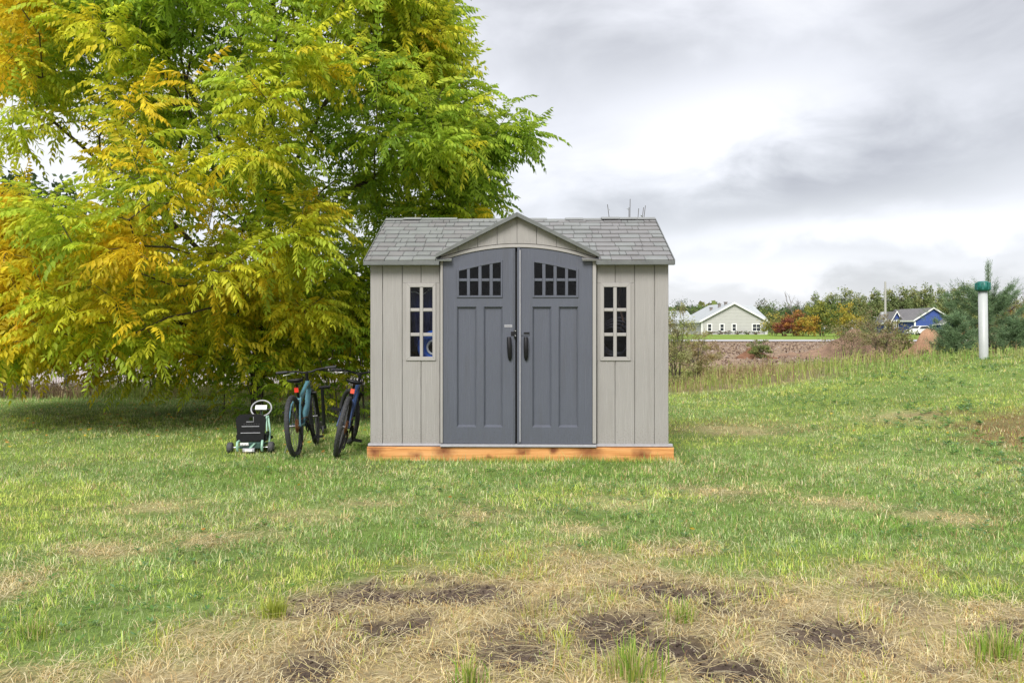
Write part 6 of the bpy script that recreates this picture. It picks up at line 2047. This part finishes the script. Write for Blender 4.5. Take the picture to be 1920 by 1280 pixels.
def car(x, y, z, rz, paint, label):
    root = empty('parked_car', (x, y, z), rz, label, 'car')
    side = [(-2.1, 0.30), (2.1, 0.30), (2.15, 0.62), (1.95, 0.80), (1.05, 0.93), (0.45, 1.38), (-1.0, 1.42), (-1.75, 1.0), (-2.1, 0.92)]
    b = MB(); b.prism(side, -0.85, 0.85, 0.06); b.build('body', paint, root)
    w = MB()
    for y0, y1 in ((-0.865, -0.852), (0.852, 0.865)):
        w.prism([(-1.45, 0.98), (0.85, 0.96), (0.38, 1.30), (-0.95, 1.33)], y0, y1)
    w.build('side_window', M['dark_glass'], root)
    ws = MB(); ws.add([(1.0, -0.72, 0.99), (1.0, 0.72, 0.99), (0.52, 0.66, 1.36), (0.52, -0.66, 1.36)], [(0, 1, 2, 3)]); ws.build('windscreen', M['dark_glass'], root)
    for sx in (-1.3, 1.3):
        for sy in (-0.80, 0.80):
            t = MB(); t.lathe([(0, -0.1), (0.24, -0.1), (0.31, -0.07), (0.31, 0.07), (0.24, 0.1), (0, 0.1)], 18, Matrix.Translation((sx, sy, 0.31)) @ Matrix.Rotation(R(90), 4, 'X')); wh = t.build('wheel', M['rubber'], root)
            t = MB(); t.lathe([(0, -0.108), (0.17, -0.108), (0.17, 0.108), (0, 0.108)], 14, Matrix.Translation((sx, sy, 0.31)) @ Matrix.Rotation(R(90), 4, 'X')); t.build('rim', M['steel'], wh)
    for sy in (-0.62, 0.62):
        t = MB(); t.box(2.10, 2.17, sy - 0.16, sy + 0.16, 0.62, 0.75); t.build('headlight', M['steel'], root)


xw, yw = PX(1722, 128), 128
car(xw, yw, float(H(xw, yw)), R(205), M['white'], 'white car parked on the drive of the blue house')
xr_, yr_ = PX(1922, 95), 95
car(xr_, yr_, float(H(xr_, yr_)) + 0.02, R(200), mat('red_car_paint', (0.42, 0.03, 0.03), 0.3), 'red car at the right picture edge beyond the pines')


M['pole_wood'] = mat('weathered_pole', (0.36, 0.35, 0.33), 0.8)


def utility_pole(px, d, top, label):
    x = PX(px, d); z = float(H(x, d)); h = PZ(top, d) - z
    root = empty('utility_pole', (x, d, z), 0, label, 'utility pole')
    MB().tube([(0, 0, -0.1), (0, 0, h)], [0.17, 0.11], 10).build('pole', M['pole_wood'], root)
    MB().lathe([(0, 0), (0.22, 0), (0.24, 0.05), (0.24, 0.7), (0.18, 0.8), (0, 0.8)], 14, Matrix.Translation((-0.42, -0.1, PZ(597, d) - z))).build('transformer', M['grey_plastic'], root)
    MB().tube([(-0.05, -0.2, 1.6), (-0.5, -0.25, 2.1), (-1.0, -0.25, 2.35), (-1.6, -0.25, 2.45)], 0.04, 6).build('lamp_arm', M['grey_plastic'], root)


utility_pole(1660, 104, 528, 'grey utility pole standing between the dirt mound and blue house')


# bushes in autumn colour beside the grey house, and the rows of trees behind
AUT = [(1452, 118, 3.2, 4.0, YEL[1:] + OLIVE, 'yellow green bush at the right end of the grey house', 1700),
       (1470, 112, 2.4, 2.8, REDS + ORA[:1], 'dark red bush nearest the grey house', 1600),
       (1492, 114, 3.6, 4.2, ORA + REDS[1:2], 'orange red bush between the dark red and the yellow one', 1900),
       (1512, 110, 3.0, 3.6, YEL + ORA[:1], 'low golden bush in the row beside the grey house', 1700),
       (1542, 111, 4.7, 5.0, [(0.30, 0.30, 0.05), (0.16, 0.21, 0.05), (0.09, 0.14, 0.04), (0.10, 0.15, 0.04)], 'tall bush, yellow at the top and dark green below', 3000),
       (1583, 113, 4.5, 4.6, YEL, 'golden yellow bush at the right end of the coloured row', 2000)]
for i, (px, d, h, w, cols, lab, n) in enumerate(AUT):
    leafy('autumn_bush', lab, 'bush', ground_at(px, d), h, w, cols, n, 0.26, 920 + i, base=0.0, clumps=45, stems=4, stem_r=0.05, group='coloured bushes beside the grey house')

POP = [(0.19, 0.24, 0.09), (0.24, 0.29, 0.12), (0.15, 0.20, 0.08), (0.32, 0.32, 0.12)]
proto = {}
TREES = [(1530, 165, 8.2, 'poplar left of the row, over the golden bush'), (1560, 170, 9.0, 0), (1585, 168, 9.2, 0), (1612, 172, 8.8, 0), (1640, 166, 8.9, 0), (1662, 172, 9.9, 0), (1688, 170, 9.6, 0), (1712, 174, 10.2, 0),
         (1735, 170, 10.1, 0), (1758, 176, 10.4, 0), (1782, 172, 9.4, 0), (1806, 170, 10.6, 0), (1828, 175, 9.8, 0), (1850, 170, 8.6, 0), (1872, 172, 8.2, 0), (1896, 168, 7.8, 0), (1920, 172, 7.6, 0), (1945, 170, 8.0, 0)]
POPLAR_AT = ('at the left end of the row, above the tall yellow bush', 'over the gap between the tall bush and golden bush', 'directly over the golden bush', 'right of the golden bush, second to the left of the pole',
             'just left of the grey utility pole', 'standing directly behind the grey utility pole', 'over the left gable of the blue house', 'over the left end of the blue house roof', 'over the middle of the blue house roof',
             'over the peak of the blue house gable', 'over the right eave of the blue house', 'left of the tall pine, tallest of the row', 'just left of the white pipe', 'behind the tall pine beside the white pipe',
             'showing right of the tall pine leader', 'between the tall pine and the bare tree', 'behind the bare tree at the right edge', 'past the bare tree, last of the row')
for i, (px, d, h, lab) in enumerate(TREES):
    k = i % 4
    lab = 'grey green poplar ' + POPLAR_AT[i]
    loc = ground_at(px, d)
    if k not in proto:
        proto[k] = leafy('poplar_tree', lab, 'tree', loc, 9.4, 5.6, [POP[k]] + POP, 3600, 0.34, 940 + k, base=0.04, clumps=70, stems=1, shape='tall', group='poplars behind the blue house', stem_r=0.14, sig=0.11)
        o = proto[k]
    else:
        o = copy_tree(proto[k])
        o.location = loc; o['label'] = lab
    o.rotation_euler.z = i * 1.7
    q = h / 9.4; o.scale = (q * (0.9 + 0.2 * (i % 3) / 2), q, q)

for i, (px, d, h, w, cols, lab) in enumerate(((1268, 230, 8.5, 16, DK + OLIVE[:1], 'dark far wood edge left of the grey house'),
                                              (1300, 240, 8.2, 14, DK + MID[:1], 'far dark trees just above the grey house wing'),
                                              (1452, 190, 7.2, 9, DK + MID, 'mixed green tree behind the right end of the grey house'),
                                              (1478, 200, 6.4, 8, DK, 'dark evergreen clump behind the dark red bush'),
                                              (1500, 205, 7.0, 9, DK + MID[:1], 'dark evergreen clump left of the poplar row'),
                                              (1430, 200, 7.6, 6, [(0.05, 0.08, 0.04), (0.18, 0.17, 0.05)], 'olive tree showing over the grey house roof'),
                                              (1890, 60, 3.4, 5, [(0.26, 0.24, 0.06), (0.13, 0.17, 0.05)], 'yellow green tree right of the tall pine'),
                                              (1915, 50, 2.4, 4, ORA + OLIVE, 'orange bush at the right picture edge'))):
    leafy('background_tree', lab, 'tree', ground_at(px, d), h, w, cols, 2200, 0.36 if d > 100 else 0.16, 970 + i, base=0.02, clumps=60, stems=1, stem_r=0.12)


def far_wood():
    """the wooded skyline all round: one mass"""
    r = np.random.default_rng(31); Vs, Cs = [], []
    n = 26000
    a = r.uniform(-1.15, 1.15, n); d = r.uniform(420, 520, n)
    x, y = d * np.sin(a), d * np.cos(a)
    top = 9 + 7 * fbm(a * 30, a * 0, 5, 4)
    z = r.random(n) ** 0.7 * top
    V, T = quads(np.stack([x, y, H(x, y) + z], -1), 3.2, r, 0.8)
    c = np.array(DK + MID + OLIVE)[np.clip((fbm(a * 40, z * 0.02, 6, 3) * 9).astype(int) + r.integers(-1, 2, n), 0, 8)]
    o = np_obj('far_wood', V, T, np.repeat(c, 4, 0), M['foliage']); tag(o, 'distant wood along the horizon', 'wood', kind='stuff')


far_wood()


def bare_tree(px, d, top, w, label, seed):
    r = np.random.default_rng(seed); x = PX(px, d); z = float(H(x, d)); h = PZ(top, d) - z
    root = empty('bare_tree', (x, d, z), 0, label, 'tree'); seg = []
    def br(p, dr, L, rad, lv):
        q = p + dr * L; seg.append((p, q, rad, rad * 0.65))
        if lv == 0: return
        for k in range(3 if lv > 1 else 2):
            nd = dr + r.normal(0, 0.42, 3) + np.array([0, 0, 0.12]); nd /= np.linalg.norm(nd)
            br(p + dr * L * r.uniform(0.6, 1.0), nd, L * r.uniform(0.6, 0.8), rad * 0.6, lv - 1)
    br(np.array([0, 0, -0.05]), np.array([0, 0, 1.0]), h * 0.40, w, 4)
    frustums(seg, 'trunk', M['bark_grey'], root, 4)


bare_tree(1491, 150, 548, 0.16, 'leafless grey tree above the dark red bush', 41)
bare_tree(1908, 110, 530, 0.11, 'leafless tree at the right picture edge', 42)


def litter():
    """yellow leaflets dropped on the lawn"""
    r = np.random.default_rng(77); n = 420
    x = np.concatenate([r.normal(-4.4, 2.2, n), r.uniform(-6, 6, 30)]); y = np.concatenate([r.normal(12.4, 1.8, n), r.uniform(5, 15, 30)])
    k = (y > 8.8) & (y < 16.5) & ~in_shed(x, y); k[n:] = ~in_shed(x[n:], y[n:])
    x, y = x[k], y[k]
    V, T = quads(np.stack([x, y, H(x, y) + 0.045 + 0.01 * r.random(len(x))], -1), 0.05, r, 0.4, flat=0.8)
    c = np.array([(0.62, 0.44, 0.06), (0.50, 0.26, 0.07), (0.38, 0.20, 0.09)])[r.integers(0, 3, len(x))]
    o = np_obj('fallen_leaves', V, T, np.repeat(c, 4, 0), M['foliage']); tag(o, 'yellow and brown leaflets fallen on the lawn under the walnut', 'fallen leaves', kind='stuff')


litter()

print('triangles', sum(len(o.data.polygons) * (len(o.data.polygons[0].vertices) - 2) for o in S.objects if o.type == 'MESH' and len(o.data.polygons)))
